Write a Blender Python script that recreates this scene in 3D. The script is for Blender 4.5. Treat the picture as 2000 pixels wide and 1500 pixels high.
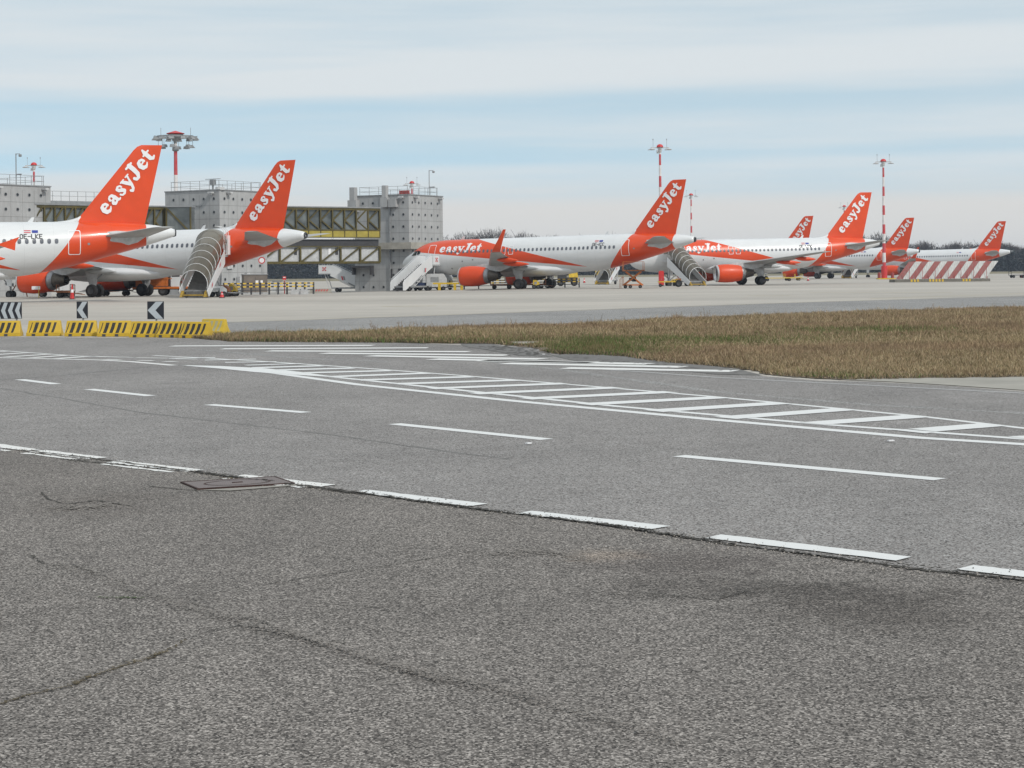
import bpy, math, random
import numpy as np
from math import radians, sin, cos, pi, sqrt, atan2
from mathutils import Vector, Matrix
random.seed(7); RNG = np.random.default_rng(7)
for _o in list(bpy.data.objects): bpy.data.objects.remove(_o)
scene = bpy.context.scene
COL = scene.collection

# ------------------------------------------------------------------ camera
F, CX, CY, ROLL, H = 3500.0, 1000.0, 531.0, 0.009, 1.95
cam_d = bpy.data.cameras.new('camera'); cam = bpy.data.objects.new('camera', cam_d); COL.objects.link(cam)
cam.location = (0, 0, H)
cam_d.sensor_width = 36; cam_d.sensor_fit = 'HORIZONTAL'; cam_d.lens = F/2000*36
cam_d.shift_y = -(750-CY)/2000
cam_d.clip_start = 0.1; cam_d.clip_end = 20000
cam.matrix_world = Matrix.Translation((0, 0, H)) @ Matrix.Rotation(pi/2, 4, 'X') @ Matrix.Rotation(-ROLL, 4, 'Z')
scene.camera = cam

# ------------------------------------------------------------------ world, sun
SUN_EL, SUN_AZ = radians(42), radians(138)      # azimuth clockwise from +Y (view direction)
world = bpy.data.worlds.new('World'); scene.world = world; world.use_nodes = True
wt = world.node_tree; wn = wt.nodes; wl = wt.links; wn.clear()
def wnode(t, **k):
    n = wn.new(t)
    for a, b in k.items(): setattr(n, a, b)
    return n
sky = wnode('ShaderNodeTexSky', sky_type='NISHITA', sun_disc=False, sun_elevation=SUN_EL, sun_rotation=SUN_AZ)
sky.air_density = 1.0; sky.dust_density = 0.4; sky.ozone_density = 2.2
tc = wnode('ShaderNodeTexCoord')
sep = wnode('ShaderNodeSeparateXYZ'); wl.new(tc.outputs['Generated'], sep.inputs[0])
def wmath(op, a, b=None, c=None, clamp=False):
    n = wnode('ShaderNodeMath', operation=op); n.use_clamp = clamp
    for i, v in enumerate((a, b, c)):
        if v is None: continue
        if isinstance(v, (int, float)): n.inputs[i].default_value = v
        else: wl.new(v, n.inputs[i])
    return n.outputs[0]
# thin cloud sheets: direction projected so that bands lie flat and stretch sideways
comb = wnode('ShaderNodeCombineXYZ')
wl.new(wmath('MULTIPLY', sep.outputs[0], 1.0), comb.inputs[0]); wl.new(wmath('MULTIPLY', sep.outputs[1], 1.6), comb.inputs[1])
wl.new(wmath('MULTIPLY', wmath('ADD', sep.outputs[2], wmath('MULTIPLY', sep.outputs[0], -0.02)), 26.0), comb.inputs[2])
n1 = wnode('ShaderNodeTexNoise'); n1.inputs['Scale'].default_value = 1.05; n1.inputs['Detail'].default_value = 4; n1.inputs['Roughness'].default_value = 0.5
n1.inputs['Distortion'].default_value = 0.6
n1.noise_dimensions = '4D'; n1.inputs['W'].default_value = 3.1
wl.new(comb.outputs[0], n1.inputs['Vector'])
comb2 = wnode('ShaderNodeCombineXYZ')
wl.new(wmath('MULTIPLY', sep.outputs[0], 7), comb2.inputs[0]); wl.new(wmath('MULTIPLY', sep.outputs[1], 7), comb2.inputs[1])
wl.new(wmath('MULTIPLY', sep.outputs[2], 90), comb2.inputs[2])
n2 = wnode('ShaderNodeTexNoise'); n2.inputs['Scale'].default_value = 1.3; n2.inputs['Detail'].default_value = 5
wl.new(comb2.outputs[0], n2.inputs['Vector'])
dens = wmath('ADD', wmath('MULTIPLY', n1.outputs['Fac'], 0.8), wmath('MULTIPLY', n2.outputs['Fac'], 0.2))
dens = wmath('ADD', wmath('MULTIPLY', wmath('SUBTRACT', dens, .5), .6), .5)
zw = wmath('ADD', sep.outputs[2], wmath('ADD', wmath('MULTIPLY', wmath('SUBTRACT', n1.outputs['Fac'], .5), .022), wmath('MULTIPLY', sep.outputs[0], -.012)))
for c_, w_, a_ in ((.094, .0105, .14), (.0635, .0065, .12), (.150, .02, .05)):
    q_ = wmath('DIVIDE', wmath('SUBTRACT', zw, c_), w_)
    dens = wmath('SUBTRACT', dens, wmath('MULTIPLY', wmath('EXPONENT', wmath('MULTIPLY', wmath('MULTIPLY', q_, q_), -1.0)), a_))
dens = wmath('ADD', dens, .05)
ramp = wnode('ShaderNodeMapRange'); ramp.inputs['From Min'].default_value = 0.37; ramp.inputs['From Max'].default_value = 0.59
ramp.interpolation_type = 'SMOOTHSTEP'
ramp.inputs['To Min'].default_value = 0.42; ramp.inputs['To Max'].default_value = 1.0
wl.new(dens, ramp.inputs[0])
lowr = wnode('ShaderNodeMapRange'); lowr.interpolation_type = 'SMOOTHSTEP'; wl.new(sep.outputs[2], lowr.inputs[0])
for i_, v_ in zip((1, 2, 3, 4), (.034, .062, 1., 0.)): lowr.inputs[i_].default_value = v_
low = lowr.outputs[0]    # sheets merge towards the horizon
fac = wmath('MAXIMUM', ramp.outputs[0], wmath('MULTIPLY', low, 1.0), clamp=True)
skv = wnode('ShaderNodeCombineXYZ')                                                   # look up a clearer part of the same sky
wl.new(sep.outputs[0], skv.inputs[0]); wl.new(sep.outputs[1], skv.inputs[1]); wl.new(wmath('ADD', wmath('MULTIPLY', sep.outputs[2], 1.2), 0.30), skv.inputs[2])
vnorm = wnode('ShaderNodeVectorMath', operation='NORMALIZE'); wl.new(skv.outputs[0], vnorm.inputs[0]); wl.new(vnorm.outputs[0], sky.inputs[0])
skys = wnode('ShaderNodeVectorMath', operation='SCALE'); wl.new(sky.outputs[0], skys.inputs[0]); skys.inputs['Scale'].default_value = 0.15
skt = wnode('ShaderNodeVectorMath', operation='MULTIPLY'); wl.new(skys.outputs[0], skt.inputs[0]); skt.inputs[1].default_value = (1.62, 1.74, 1.30)
mixc = wnode('ShaderNodeMix', data_type='RGBA'); wl.new(fac, mixc.inputs['Factor'])
wl.new(skt.outputs[0], mixc.inputs['A']); 
cmix = wnode('ShaderNodeMix', data_type='RGBA'); wl.new(low, cmix.inputs['Factor']); cmix.inputs['A'].default_value = (0.715, 0.77, 0.80, 1); cmix.inputs['B'].default_value = (0.72, 0.72, 0.705, 1)
wl.new(cmix.outputs['Result'], mixc.inputs['B'])
bg = wnode('ShaderNodeBackground'); bg.inputs['Strength'].default_value = 1.0; wl.new(mixc.outputs['Result'], bg.inputs[0])
wo = wnode('ShaderNodeOutputWorld'); wl.new(bg.outputs[0], wo.inputs[0])

sd = bpy.data.lights.new('sun', 'SUN'); sd.energy = 2.3; sd.angle = radians(3); sd.color = (1.0, 0.95, 0.87)
sun = bpy.data.objects.new('sun', sd); COL.objects.link(sun)
dirv = Vector((sin(SUN_AZ)*cos(SUN_EL), cos(SUN_AZ)*cos(SUN_EL), sin(SUN_EL)))
sun.rotation_euler = dirv.to_track_quat('Z', 'Y').to_euler(); sun.location = (60, -40, 80)

scene.view_settings.view_transform = 'Standard'; scene.view_settings.look = 'None'
scene.view_settings.exposure = 0.0; scene.view_settings.gamma = 1.0
scene.cycles.max_bounces = 6; scene.cycles.transparent_max_bounces = 16
try: scene.cycles.use_denoising = True
except Exception: pass

# ------------------------------------------------------------------ terrain height and survey helpers
def sstep(t):
    t = min(1, max(0, t)); return t*t*(3-2*t)
def gz(x, y):
    return -0.45*sstep((y-165)/60)*sstep((4-x)/32)
def ray(px, py):
    u, v = px-CX, py-CY
    return (u-ROLL*v)/F, -(v+ROLL*u)/F
def at(px, py, d):
    a, b = ray(px, py); return Vector((a*d, d, H+b*d))
def G(px, py, z=0.0):
    a, b = ray(px, py); d = (z-H)/b; return Vector((a*d, d, z))
def gx(px, d):                       # ground point under photo column px at distance d
    x = (px-CX)/F*d; return Vector((x, d, gz(x, d)))

# ------------------------------------------------------------------ mesh builder
class MB:
    def __init__(s): s.v = []; s.f = []; s.m = []
    def add(s, vs, fs, m=0):
        b = len(s.v); s.v += [tuple(v) for v in vs]
        for f in fs: s.f.append(tuple(i+b for i in f)); s.m.append(m)
        return s
    def box(s, c, d, m=0, rot=None):
        x, y, z = d[0]/2, d[1]/2, d[2]/2
        vs = [Vector((i*x, j*y, k*z)) for k in (-1, 1) for j in (-1, 1) for i in (-1, 1)]
        if rot is not None: vs = [rot @ v for v in vs]
        c = Vector(c); vs = [v+c for v in vs]
        return s.add(vs, [(0, 2, 3, 1), (4, 5, 7, 6), (0, 1, 5, 4), (2, 6, 7, 3), (0, 4, 6, 2), (1, 3, 7, 5)], m)
    def beam(s, a, b, w, h, m=0):
        a, b = Vector(a), Vector(b); d = b-a; L = d.length
        q = d.to_track_quat('X', 'Z').to_matrix()
        return s.box((a+b)/2, (L, w, h), m, q)
    def tube(s, a, b, r0, r1=None, n=10, m=0, caps=True):
        r1 = r0 if r1 is None else r1
        a, b = Vector(a), Vector(b); q = (b-a).to_track_quat('Z', 'Y').to_matrix()
        vs = []
        for p, r in ((a, r0), (b, r1)):
            vs += [p + q @ Vector((r*cos(2*pi*i/n), r*sin(2*pi*i/n), 0)) for i in range(n)]
        fs = [(i, (i+1) % n, n+(i+1) % n, n+i) for i in range(n)]
        if caps: fs += [tuple(range(n-1, -1, -1)), tuple(range(n, 2*n))]
        return s.add(vs, fs, m)
    def loft(s, rings, m=0, closed=True, cap0=True, cap1=True):
        n = len(rings[0]); vs = [p for r in rings for p in r]; fs = []
        for k in range(len(rings)-1):
            for i in range(n if closed else n-1):
                j = (i+1) % n; fs.append((k*n+i, k*n+j, (k+1)*n+j, (k+1)*n+i))
        if cap0: fs.append(tuple(range(n-1, -1, -1)))
        if cap1: fs.append(tuple(range((len(rings)-1)*n, len(rings)*n)))
        return s.add(vs, fs, m)
    def lathe(s, prof, c, axis='x', n=24, m=0):
        rings = []
        for t, r in prof:
            ring = []
            for i in range(n):
                a = 2*pi*i/n
                p = {'x': (t, r*cos(a), r*sin(a)), 'y': (r*cos(a), t, r*sin(a)), 'z': (r*cos(a), r*sin(a), t)}[axis]
                ring.append(Vector(c)+Vector(p))
            rings.append(ring)
        return s.loft(rings, m, cap0=False, cap1=False)
    def prism(s, poly, thick, m=0, plane='xz', c=(0, 0, 0)):
        n = len(poly); vs = []
        for sgn in (-.5, .5):
            for (u, w) in poly:
                p = {'xz': (u, sgn*thick, w), 'xy': (u, w, sgn*thick), 'yz': (sgn*thick, u, w)}[plane]
                vs.append(Vector(c)+Vector(p))
        fs = [tuple(range(n)), tuple(range(2*n-1, n-1, -1))] + [(i, n+i, n+(i+1) % n, (i+1) % n) for i in range(n)]
        return s.add(vs, fs, m)
    def build(s, name, mats, parent=None, smooth=False, angle=None):
        if not isinstance(mats, (list, tuple)): mats = [mats]
        me = bpy.data.meshes.new(name); me.from_pydata(s.v, [], s.f)
        for mt in mats: me.materials.append(mt)
        if len(mats) > 1: me.polygons.foreach_set('material_index', s.m)
        import bmesh
        bm = bmesh.new(); bm.from_mesh(me); bmesh.ops.recalc_face_normals(bm, faces=bm.faces)
        bm.to_mesh(me); bm.free()
        if smooth:
            me.polygons.foreach_set('use_smooth', [True]*len(me.polygons))
            if angle: me.set_sharp_from_angle(angle=radians(angle))
        return link(name, me, parent)
def link(name, me, parent=None):
    o = bpy.data.objects.new(name, me); COL.objects.link(o)
    if parent is not None: o.parent = parent
    return o
def thing(name, label, cat, loc=(0, 0, 0), rz=0, group=None, ry=0):
    o = bpy.data.objects.new(name, None); COL.objects.link(o); o.empty_display_size = .5
    o.location = loc; o.rotation_euler = (0, ry, rz); o['label'] = label; o['category'] = cat
    if group: o['group'] = group
    return o
def tag(o, label, cat, group=None):
    o['label'] = label; o['category'] = cat
    if group: o['group'] = group
    return o
def kids(o): return [c for c in bpy.data.objects if c.parent == o]
def copy_tree(o, parent=None):
    ch = kids(o); c = o.copy(); COL.objects.link(c); c.parent = parent
    for k in ch: copy_tree(k, c)
    return c

# ------------------------------------------------------------------ materials
class NT:
    def __init__(s, name):
        s.mat = bpy.data.materials.new(name); s.mat.use_nodes = True
        s.t = s.mat.node_tree; s.n = s.t.nodes; s.l = s.t.links
        s.b = s.n['Principled BSDF']; s.out = s.n['Material Output']
    def node(s, t, **k):
        n = s.n.new(t)
        for a, b in k.items(): setattr(n, a, b)
        return n
    def put(s, sock, v):
        if v is None: return
        if isinstance(v, (int, float)): sock.default_value = v
        elif isinstance(v, (tuple, list)): sock.default_value = (*v, 1) if len(v) == 3 and sock.type == 'RGBA' else v
        else: s.l.new(v, sock)
    def m(s, op, a, b=None, c=None, clamp=False):
        n = s.node('ShaderNodeMath', operation=op); n.use_clamp = clamp
        for i, v in enumerate((a, b, c)): s.put(n.inputs[i], v)
        return n.outputs[0]
    def mix(s, f, a, b, blend='MIX'):
        n = s.node('ShaderNodeMix', data_type='RGBA', blend_type=blend)
        s.put(n.inputs['Factor'], f); s.put(n.inputs['A'], a); s.put(n.inputs['B'], b); return n.outputs['Result']
    def coord(s, scale=(1, 1, 1), src='Object', rot=(0, 0, 0)):
        if src == 'World': o = s.node('ShaderNodeNewGeometry').outputs['Position']
        else: o = s.node('ShaderNodeTexCoord').outputs[src]
        mp = s.node('ShaderNodeMapping'); mp.inputs['Scale'].default_value = scale; mp.inputs['Rotation'].default_value = rot
        s.l.new(o, mp.inputs[0]); return mp.outputs[0]
    def noise(s, vec, scale, detail=3, rough=.5, dist=0):
        n = s.node('ShaderNodeTexNoise'); s.l.new(vec, n.inputs['Vector'])
        n.inputs['Scale'].default_value = scale; n.inputs['Detail'].default_value = detail
        n.inputs['Roughness'].default_value = rough; n.inputs['Distortion'].default_value = dist; return n.outputs['Fac']
    def rng(s, v, a, b, c=0., d=1., smooth=False):
        n = s.node('ShaderNodeMapRange'); s.put(n.inputs[0], v)
        for i, x in zip((1, 2, 3, 4), (a, b, c, d)): n.inputs[i].default_value = x
        if smooth: n.interpolation_type = 'SMOOTHSTEP'
        return n.outputs[0]
    def bump(s, h, strength=.3, dist=.01):
        n = s.node('ShaderNodeBump'); n.inputs['Strength'].default_value = strength; n.inputs['Distance'].default_value = dist
        s.l.new(h, n.inputs['Height']); s.l.new(n.outputs[0], s.b.inputs['Normal'])
    def set(s, color=None, rough=None, metal=None, spec=None):
        s.put(s.b.inputs['Base Color'], color); s.put(s.b.inputs['Roughness'], rough)
        s.put(s.b.inputs['Metallic'], metal); s.put(s.b.inputs['Specular IOR Level'], spec); return s
_mc = {}
def flat(name, col, rough=.6, metal=0., var=.12, scale=3., coat=0.):
    if name in _mc: return _mc[name]
    t = NT(name); c = t.coord(); n = t.noise(c, scale, 4, .6)
    k = t.rng(n, .3, .7, 1-var, 1+var*.5)
    cc = t.node('ShaderNodeVectorMath', operation='SCALE'); cc.inputs[0].default_value = col; t.l.new(k, cc.inputs['Scale'])
    t.set(cc.outputs[0], rough, metal)
    if coat: t.b.inputs['Coat Weight'].default_value = coat; t.b.inputs['Coat Roughness'].default_value = .15
    _mc[name] = t.mat; return t.mat
ORANGE = (0.67, 0.058, 0.003); WHITE = (0.66, 0.675, 0.69)
M = {}
M['orange'] = flat('orange_paint', ORANGE, .45, var=.09, scale=.6, coat=.05)
M['white'] = flat('white_paint', WHITE, .4, var=.08, scale=.8, coat=.2)
M['wing'] = flat('wing_grey', (.36, .37, .37), .5, var=.2, scale=.7)
M['letter'] = flat('letter_white', (.78, .78, .80), .45, var=.04)
M['steel'] = flat('steel', (.36, .36, .37), .38, .8, var=.25)
M['lip'] = flat('polished_lip', (.62, .62, .63), .3, .75, var=.15)
M['exhaust'] = flat('exhaust_metal', (.13, .11, .09), .45, .7, var=.4)
M['hot'] = flat('exhaust_plug', (.03, .028, .026), .6, .3)
M['black'] = flat('black_rubber', (.012, .012, .013), .85, var=.3)
M['hub'] = flat('wheel_hub_grey', (.045, .045, .048), .6)
M['darkgrey'] = flat('dark_grey', (.05, .05, .055), .7)
M['grey'] = flat('grey_paint', (.25, .26, .27), .6, var=.2)
M['lgrey'] = flat('light_grey_paint', (.5, .51, .52), .6, var=.2)
M['window'] = flat('cabin_window_glass', (.12, .13, .155), .25, var=.3)
M['glass'] = flat('dark_glass', (.02, .025, .03), .08)
M['red'] = flat('red_paint', (.55, .03, .03), .5, var=.2)
M['dred'] = flat('faded_red', (.33, .06, .055), .65, var=.3)
M['blue'] = flat('blue_paint', (.012, .028, .09), .55, var=.3)
M['flagblue'] = flat('flag_blue', (.02, .04, .28), .5)
M['flagred'] = flat('flag_red', (.55, .04, .06), .5)
M['yellow'] = flat('yellow_paint', (.62, .42, .03), .55, var=.25)
M['dullyellow'] = flat('dull_yellow', (.34, .22, .03), .65, var=.4)
M['dsteps'] = flat('step_tread', (.13, .125, .12), .7, var=.3)
M['jersey'] = flat('jersey_yellow', (.55, .37, .02), .5, var=.2, scale=4)
M['oliveyellow'] = flat('bridge_yellow', (.085, .067, .014), .6, var=.45, scale=.8)
M['bandyellow'] = flat('bridge_band_yellow', (.36, .29, .05), .6, var=.3, scale=.6)
M['gseorange'] = flat('gse_orange', (.52, .14, .02), .55, var=.3)
M['rust'] = flat('rusty_orange', (.30, .11, .04), .7, var=.4)
M['brownbox'] = flat('brown_grey_panel', (.17, .145, .125), .7, var=.25, scale=1.2)
M['marking'] = None

def asphalt(name, c1, c2, stone, sscale, big=.25, patch=None):
    t = NT(name); p = t.coord(src='World')
    v = t.node('ShaderNodeTexVoronoi', feature='F1'); t.l.new(p, v.inputs['Vector']); v.inputs['Scale'].default_value = sscale
    sp = t.node('ShaderNodeSeparateColor'); t.l.new(v.outputs['Color'], sp.inputs[0])
    v2 = t.noise(p, sscale*.45, 2, .7)
    s1 = t.rng(sp.outputs[0], .40, 1.0, 0., 1.)
    col = t.mix(s1, c1, stone)
    col = t.mix(t.rng(sp.outputs[1], .70, .80), col, tuple(x*.24 for x in c1))
    col = t.mix(t.m('MULTIPLY', t.rng(v2, .42, .62), .5), col, tuple(x*.6 for x in c1))
    b = t.noise(p, big, 5, .6, .4); b2 = t.noise(t.coord((1, .35, 1), 'World', (0, 0, .7)), big*5, 4, .6, .6)
    k = t.m('MULTIPLY', t.rng(b, .32, .68, .84, 1.12), t.rng(b2, .3, .7, .92, 1.07))
    b3 = t.noise(p, big*18, 3, .6)
    k = t.m('MULTIPLY', k, t.rng(b3, .3, .7, .92, 1.08))
    sc = t.node('ShaderNodeVectorMath', operation='SCALE'); t.l.new(col, sc.inputs[0]); t.l.new(k, sc.inputs['Scale'])
    out = sc.outputs[0]
    if patch:
        for (px, py, rx, ry, rot, amt, colr) in patch:
            g = t.node('ShaderNodeNewGeometry'); ps = t.node('ShaderNodeVectorMath', operation='SUBTRACT'); t.l.new(g.outputs['Position'], ps.inputs[0])
            ps.inputs[1].default_value = (px, py, 0)
            mp = t.node('ShaderNodeMapping'); t.l.new(ps.outputs[0], mp.inputs[0]); mp.inputs['Rotation'].default_value = (0, 0, -rot)
            mp2 = t.node('ShaderNodeMapping'); t.l.new(mp.outputs[0], mp2.inputs[0]); mp2.inputs['Scale'].default_value = (1/rx, 1/ry, 0)
            ln = t.node('ShaderNodeVectorMath', operation='LENGTH'); t.l.new(mp2.outputs[0], ln.inputs[0])
            nn = t.noise(p, 1.6, 6, .7, 1.2)
            nn2 = t.noise(p, 11, 4, .7)
            f = t.rng(t.m('ADD', t.m('ADD', ln.outputs['Value'], t.m('MULTIPLY', t.m('SUBTRACT', nn, .5), 2.0)), t.m('MULTIPLY', t.m('SUBTRACT', nn2, .5), 1.4)), .2, 1.15, amt, 0., True)
            out = t.mix(f, out, tuple(q*7.5 for q in colr), 'MULTIPLY')
    t.set(out, .88, 0, .3)
    t.bump(v.outputs['Distance'], .35, .5/sscale); return t.mat
st1 = G(1700, 1190); st2 = G(1330, 1100); st3 = G(190, 985); st4 = G(1180, 1085); st5 = G(1500, 1150)
M['old_asphalt'] = asphalt('old_asphalt', (.134, .121, .112), (.20, .19, .178), (.47, .435, .405), 98, .22,
    [(st1.x, st1.y, .8, .8, .3, .6, (.052, .049, .047)), (st2.x, st2.y, .8, .7, .3, .5, (.055, .05, .05)), (st5.x, st5.y, 1.3, .45, -.25, .55, (.05, .048, .047)),
     (st3.x, st3.y, .75, 1.1, .1, .38, (.075, .07, .066)), (st4.x, st4.y, .35, .35, 0, .4, (.25, .22, .19))])
M['road_asphalt'] = asphalt('road_asphalt', (.250, .234, .226), (.25, .25, .25), (.42, .415, .41), 80, .12)
M['strip_asphalt'] = asphalt('strip_asphalt', (.31, .305, .30), (.25, .25, .25), (.35, .345, .34), 40, .05)

def mk_concrete_apron():
    t = NT('apron_concrete'); p = t.coord(src='World')
    br = t.node('ShaderNodeTexBrick'); mp = t.coord((1, 1, 1), 'World', (0, 0, radians(28))); t.l.new(mp, br.inputs['Vector'])
    br.inputs['Color1'].default_value = (.42, .39, .35, 1); br.inputs['Color2'].default_value = (.395, .37, .335, 1)
    br.inputs['Mortar'].default_value = (.31, .29, .265, 1); br.inputs['Scale'].default_value = 1
    br.inputs['Brick Width'].default_value = 7.5; br.inputs['Row Height'].default_value = 7.5; br.inputs['Mortar Size'].default_value = .04
    br.offset = 0
    b = t.noise(t.coord((.4, 1.6, 1), 'World', (0, 0, .2)), .035, 5, .6, .6)
    b2 = t.noise(p, .5, 4, .6)
    k = t.m('MULTIPLY', t.rng(b, .3, .7, .82, 1.12), t.rng(b2, .3, .7, .93, 1.05))
    sc = t.node('ShaderNodeVectorMath', operation='SCALE'); t.l.new(br.outputs[0], sc.inputs[0]); t.l.new(k, sc.inputs['Scale'])
    t.set(sc.outputs[0], .85, 0, .3); return t.mat
M['apron'] = mk_concrete_apron(); M['joint2'] = flat('apron_joint_fill', (.27, .255, .235), .9)
def mk_marking(name, col, wear=.5):
    t = NT(name); p = t.coord(src='World')
    n = t.noise(p, 9, 6, .75); n2 = t.noise(p, 60, 3, .7)
    f = t.rng(t.m('ADD', t.m('MULTIPLY', n, .65), t.m('MULTIPLY', n2, .35)), .56, .64, 0., wear, True)
    c = t.mix(f, col, (.2, .195, .19)); t.set(c, .7, 0, .3); t.b.inputs['Alpha'].default_value = 1; return t.mat
M['marking'] = mk_marking('white_marking', (.66, .67, .67), .3)
M['fadedmark'] = mk_marking('faded_marking', (.40, .40, .40), .85)
M['worn'] = mk_marking('worn_marking', (.66, .66, .65), .95)
M['marking2'] = mk_marking('white_marking_worn', (.68, .68, .67), .55)
M['halfworn'] = mk_marking('half_worn_marking', (.68, .68, .67), .8)
M['ylw_line'] = mk_marking('yellow_line', (.42, .36, .20), .9)
M['tar'] = flat('tar_line', (.15, .146, .14), .8, var=.3, scale=9)
M['crackdirt'] = flat('crack_dirt', (.06, .055, .048), .95, var=.5, scale=14)
M['crackmoss'] = flat('crack_moss', (.11, .085, .045), .95, var=.6, scale=10)
M['slab'] = flat('concrete_slab', (.33, .315, .28), .85, var=.2, scale=.8)
M['castiron'] = None

def mk_tower():
    t = NT('tower_concrete'); p = t.coord()
    n = t.noise(p, .35, 5, .6, .3); n2 = t.noise(t.coord((1, 1, .25)), 2.2, 5, .65)
    sp = t.node('ShaderNodeSeparateXYZ'); t.l.new(t.node('ShaderNodeTexCoord').outputs['Object'], sp.inputs[0])
    k = t.m('MULTIPLY', t.rng(n, .3, .7, .9, 1.08), t.rng(n2, .3, .75, 1.05, .84))
    sc = t.node('ShaderNodeVectorMath', operation='SCALE'); sc.inputs[0].default_value = (.385, .39, .395); t.l.new(k, sc.inputs['Scale'])
    t.set(sc.outputs[0], .85, 0, .3); return t.mat
M['tower'] = mk_tower()
M['joint'] = flat('panel_joint', (.16, .16, .155), .9)
M['ledge'] = flat('ledge_concrete', (.37, .35, .31), .85, var=.25, scale=.8)

def mk_canopy():
    t = NT('canopy_plastic'); t.set((.13, .115, .09), .14, 0)
    tr = t.node('ShaderNodeBsdfTransparent'); tr.inputs[0].default_value = (.55, .53, .48, 1)
    mx = t.node('ShaderNodeMixShader'); mx.inputs[0].default_value = .72
    t.l.new(tr.outputs[0], mx.inputs[1]); t.l.new(t.b.outputs[0], mx.inputs[2]); t.l.new(mx.outputs[0], t.out.inputs[0]); return t.mat
M['canopy'] = mk_canopy()
def mk_bridgeglass():
    t = NT('corridor_glass'); p = t.coord(src='World'); n = t.noise(p, .35, 3, .5, 1.0)
    c = t.mix(t.rng(n, .35, .65), (.05, .06, .065), (.16, .18, .18)); t.set(c, .12); return t.mat
M['corridor'] = mk_bridgeglass()

# livery of the fuselage: crisp paint areas in the aircraft's own side view (x aft from main gear, z up)
def mk_livery(name, ds, rs, OF):
    """ds: shift of the front swoosh, rs: shift of the tail paint"""
    t = NT(name); sp = t.node('ShaderNodeSeparateXYZ'); t.l.new(t.node('ShaderNodeTexCoord').outputs['Object'], sp.inputs[0])
    x, z = sp.outputs[0], sp.outputs[2]
    def line(x0, z0, x1, z1, above=True):       # >0 above the line
        k = (z1-z0)/(x1-x0); d = t.m('SUBTRACT', z, t.m('ADD', t.m('MULTIPLY', t.m('SUBTRACT', x, x0-OF), k), z0))
        return d if above else t.m('MULTIPLY', d, -1)
    e_ = 25 if ds == 0 else 22.3; a = line(2.5, 4.62, e_, 2.35); b = line(10.5+ds, 5.95, e_, 2.35, False)
    front = t.m('MINIMUM', t.m('MINIMUM', a, b), t.m('SUBTRACT', x, 2.0-OF))
    # rear: slightly curved edge, ends at the tail cone
    zz = t.m('SUBTRACT', 5.95, z)
    edge = t.m('ADD', 30.35+rs-OF, t.m('ADD', t.m('MULTIPLY', zz, -.5), t.m('MULTIPLY', t.m('MULTIPLY', zz, zz), -.07)))
    rear = t.m('MINIMUM', t.m('SUBTRACT', x, edge), t.m('SUBTRACT', 35.2+rs-OF, t.m('ADD', x, t.m('MULTIPLY', t.m('ABSOLUTE', t.m('SUBTRACT', z, 4.9)), -.15))))
    f = t.m('GREATER_THAN', t.m('MAXIMUM', front, rear), 0.)
    c = t.coord(); n = t.noise(t.coord((.3, 1, 1.2)), 1.4, 4, .6); k = t.rng(n, .3, .7, .93, 1.04)
    col = t.mix(f, WHITE, ORANGE)
    # faint frame seams
    fr = t.m('FRACT', t.m('DIVIDE', x, 2.13)); seam = t.m('LESS_THAN', fr, .012)
    k = t.m('MULTIPLY', k, t.m('SUBTRACT', 1.0, t.m('MULTIPLY', seam, .12)))
    sc = t.node('ShaderNodeVectorMath', operation='SCALE'); t.l.new(col, sc.inputs[0]); t.l.new(k, sc.inputs['Scale'])
    t.set(sc.outputs[0], .36, 0); t.b.inputs['Coat Weight'].default_value = .3; t.b.inputs['Coat Roughness'].default_value = .12
    return t.mat
M['liv320'] = mk_livery('livery_long', 0, 0, 17.71)
M['liv319'] = mk_livery('livery_short', -.75, -3.73, 16.11)
M['fin'] = None

# ------------------------------------------------------------------ ground
def poly_sheet(name, pts, z, mat, parent=None, kind='structure'):
    vs = [(p[0], p[1], z) for p in pts]
    me = bpy.data.meshes.new(name); me.from_pydata(vs, [], [tuple(range(len(vs)))]); me.materials.append(mat)
    if me.polygons[0].normal.z < 0: me.flip_normals()
    o = link(name, me, parent)
    if parent is None: o['kind'] = kind
    return o
def flip_up(me):
    me.update()
    if sum(p.normal.z for p in me.polygons) < 0: me.flip_normals()

M['far_grass'] = flat('far_dry_grass', (.20, .17, .10), .95, var=.3, scale=.05)
def make_ground():
    ys = [-60, -20, 0, 20, 40, 60, 80, 100, 120, 140, 160] + [165+4*i for i in range(17)] + [240, 260, 300, 350, 400, 450, 500, 540, 566, 569, 620, 700, 900, 1300, 1800, 2500]
    xs = [-2600, -1500, -500, -200, -100, -80, -60, -50, -40] + list(range(-36, 10, 4)) + [20, 40, 80, 160, 400, 1500, 2600]
    vs = [(x, y, gz(x, y)-.012) for y in ys for x in xs]; fs = []; ms = []
    n = len(xs)
    for j in range(len(ys)-1):
        for i in range(n-1):
            fs.append((j*n+i, j*n+i+1, (j+1)*n+i+1, (j+1)*n+i)); ms.append(1 if ys[j] >= 566 or xs[i] < -500 or xs[i] >= 400 else 0)
    me = bpy.data.meshes.new('ground'); me.from_pydata(vs, [], fs); me.materials.append(M['apron']); me.materials.append(M['far_grass'])
    me.polygons.foreach_set('material_index', ms); me.polygons.foreach_set('use_smooth', [True]*len(fs))
    o = link('ground', me); o['kind'] = 'structure'; return o
ground = make_ground()
strip = poly_sheet('taxiway_shoulder', [G(*p) for p in [(310, 636), (450, 628), (700, 621), (1100, 606), (1500, 592), (2000, 577), (2500, 562), (2500, 610), (2000, 640), (1400, 660), (800, 664), (300, 654)]], -.008, M['strip_asphalt'])
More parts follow.
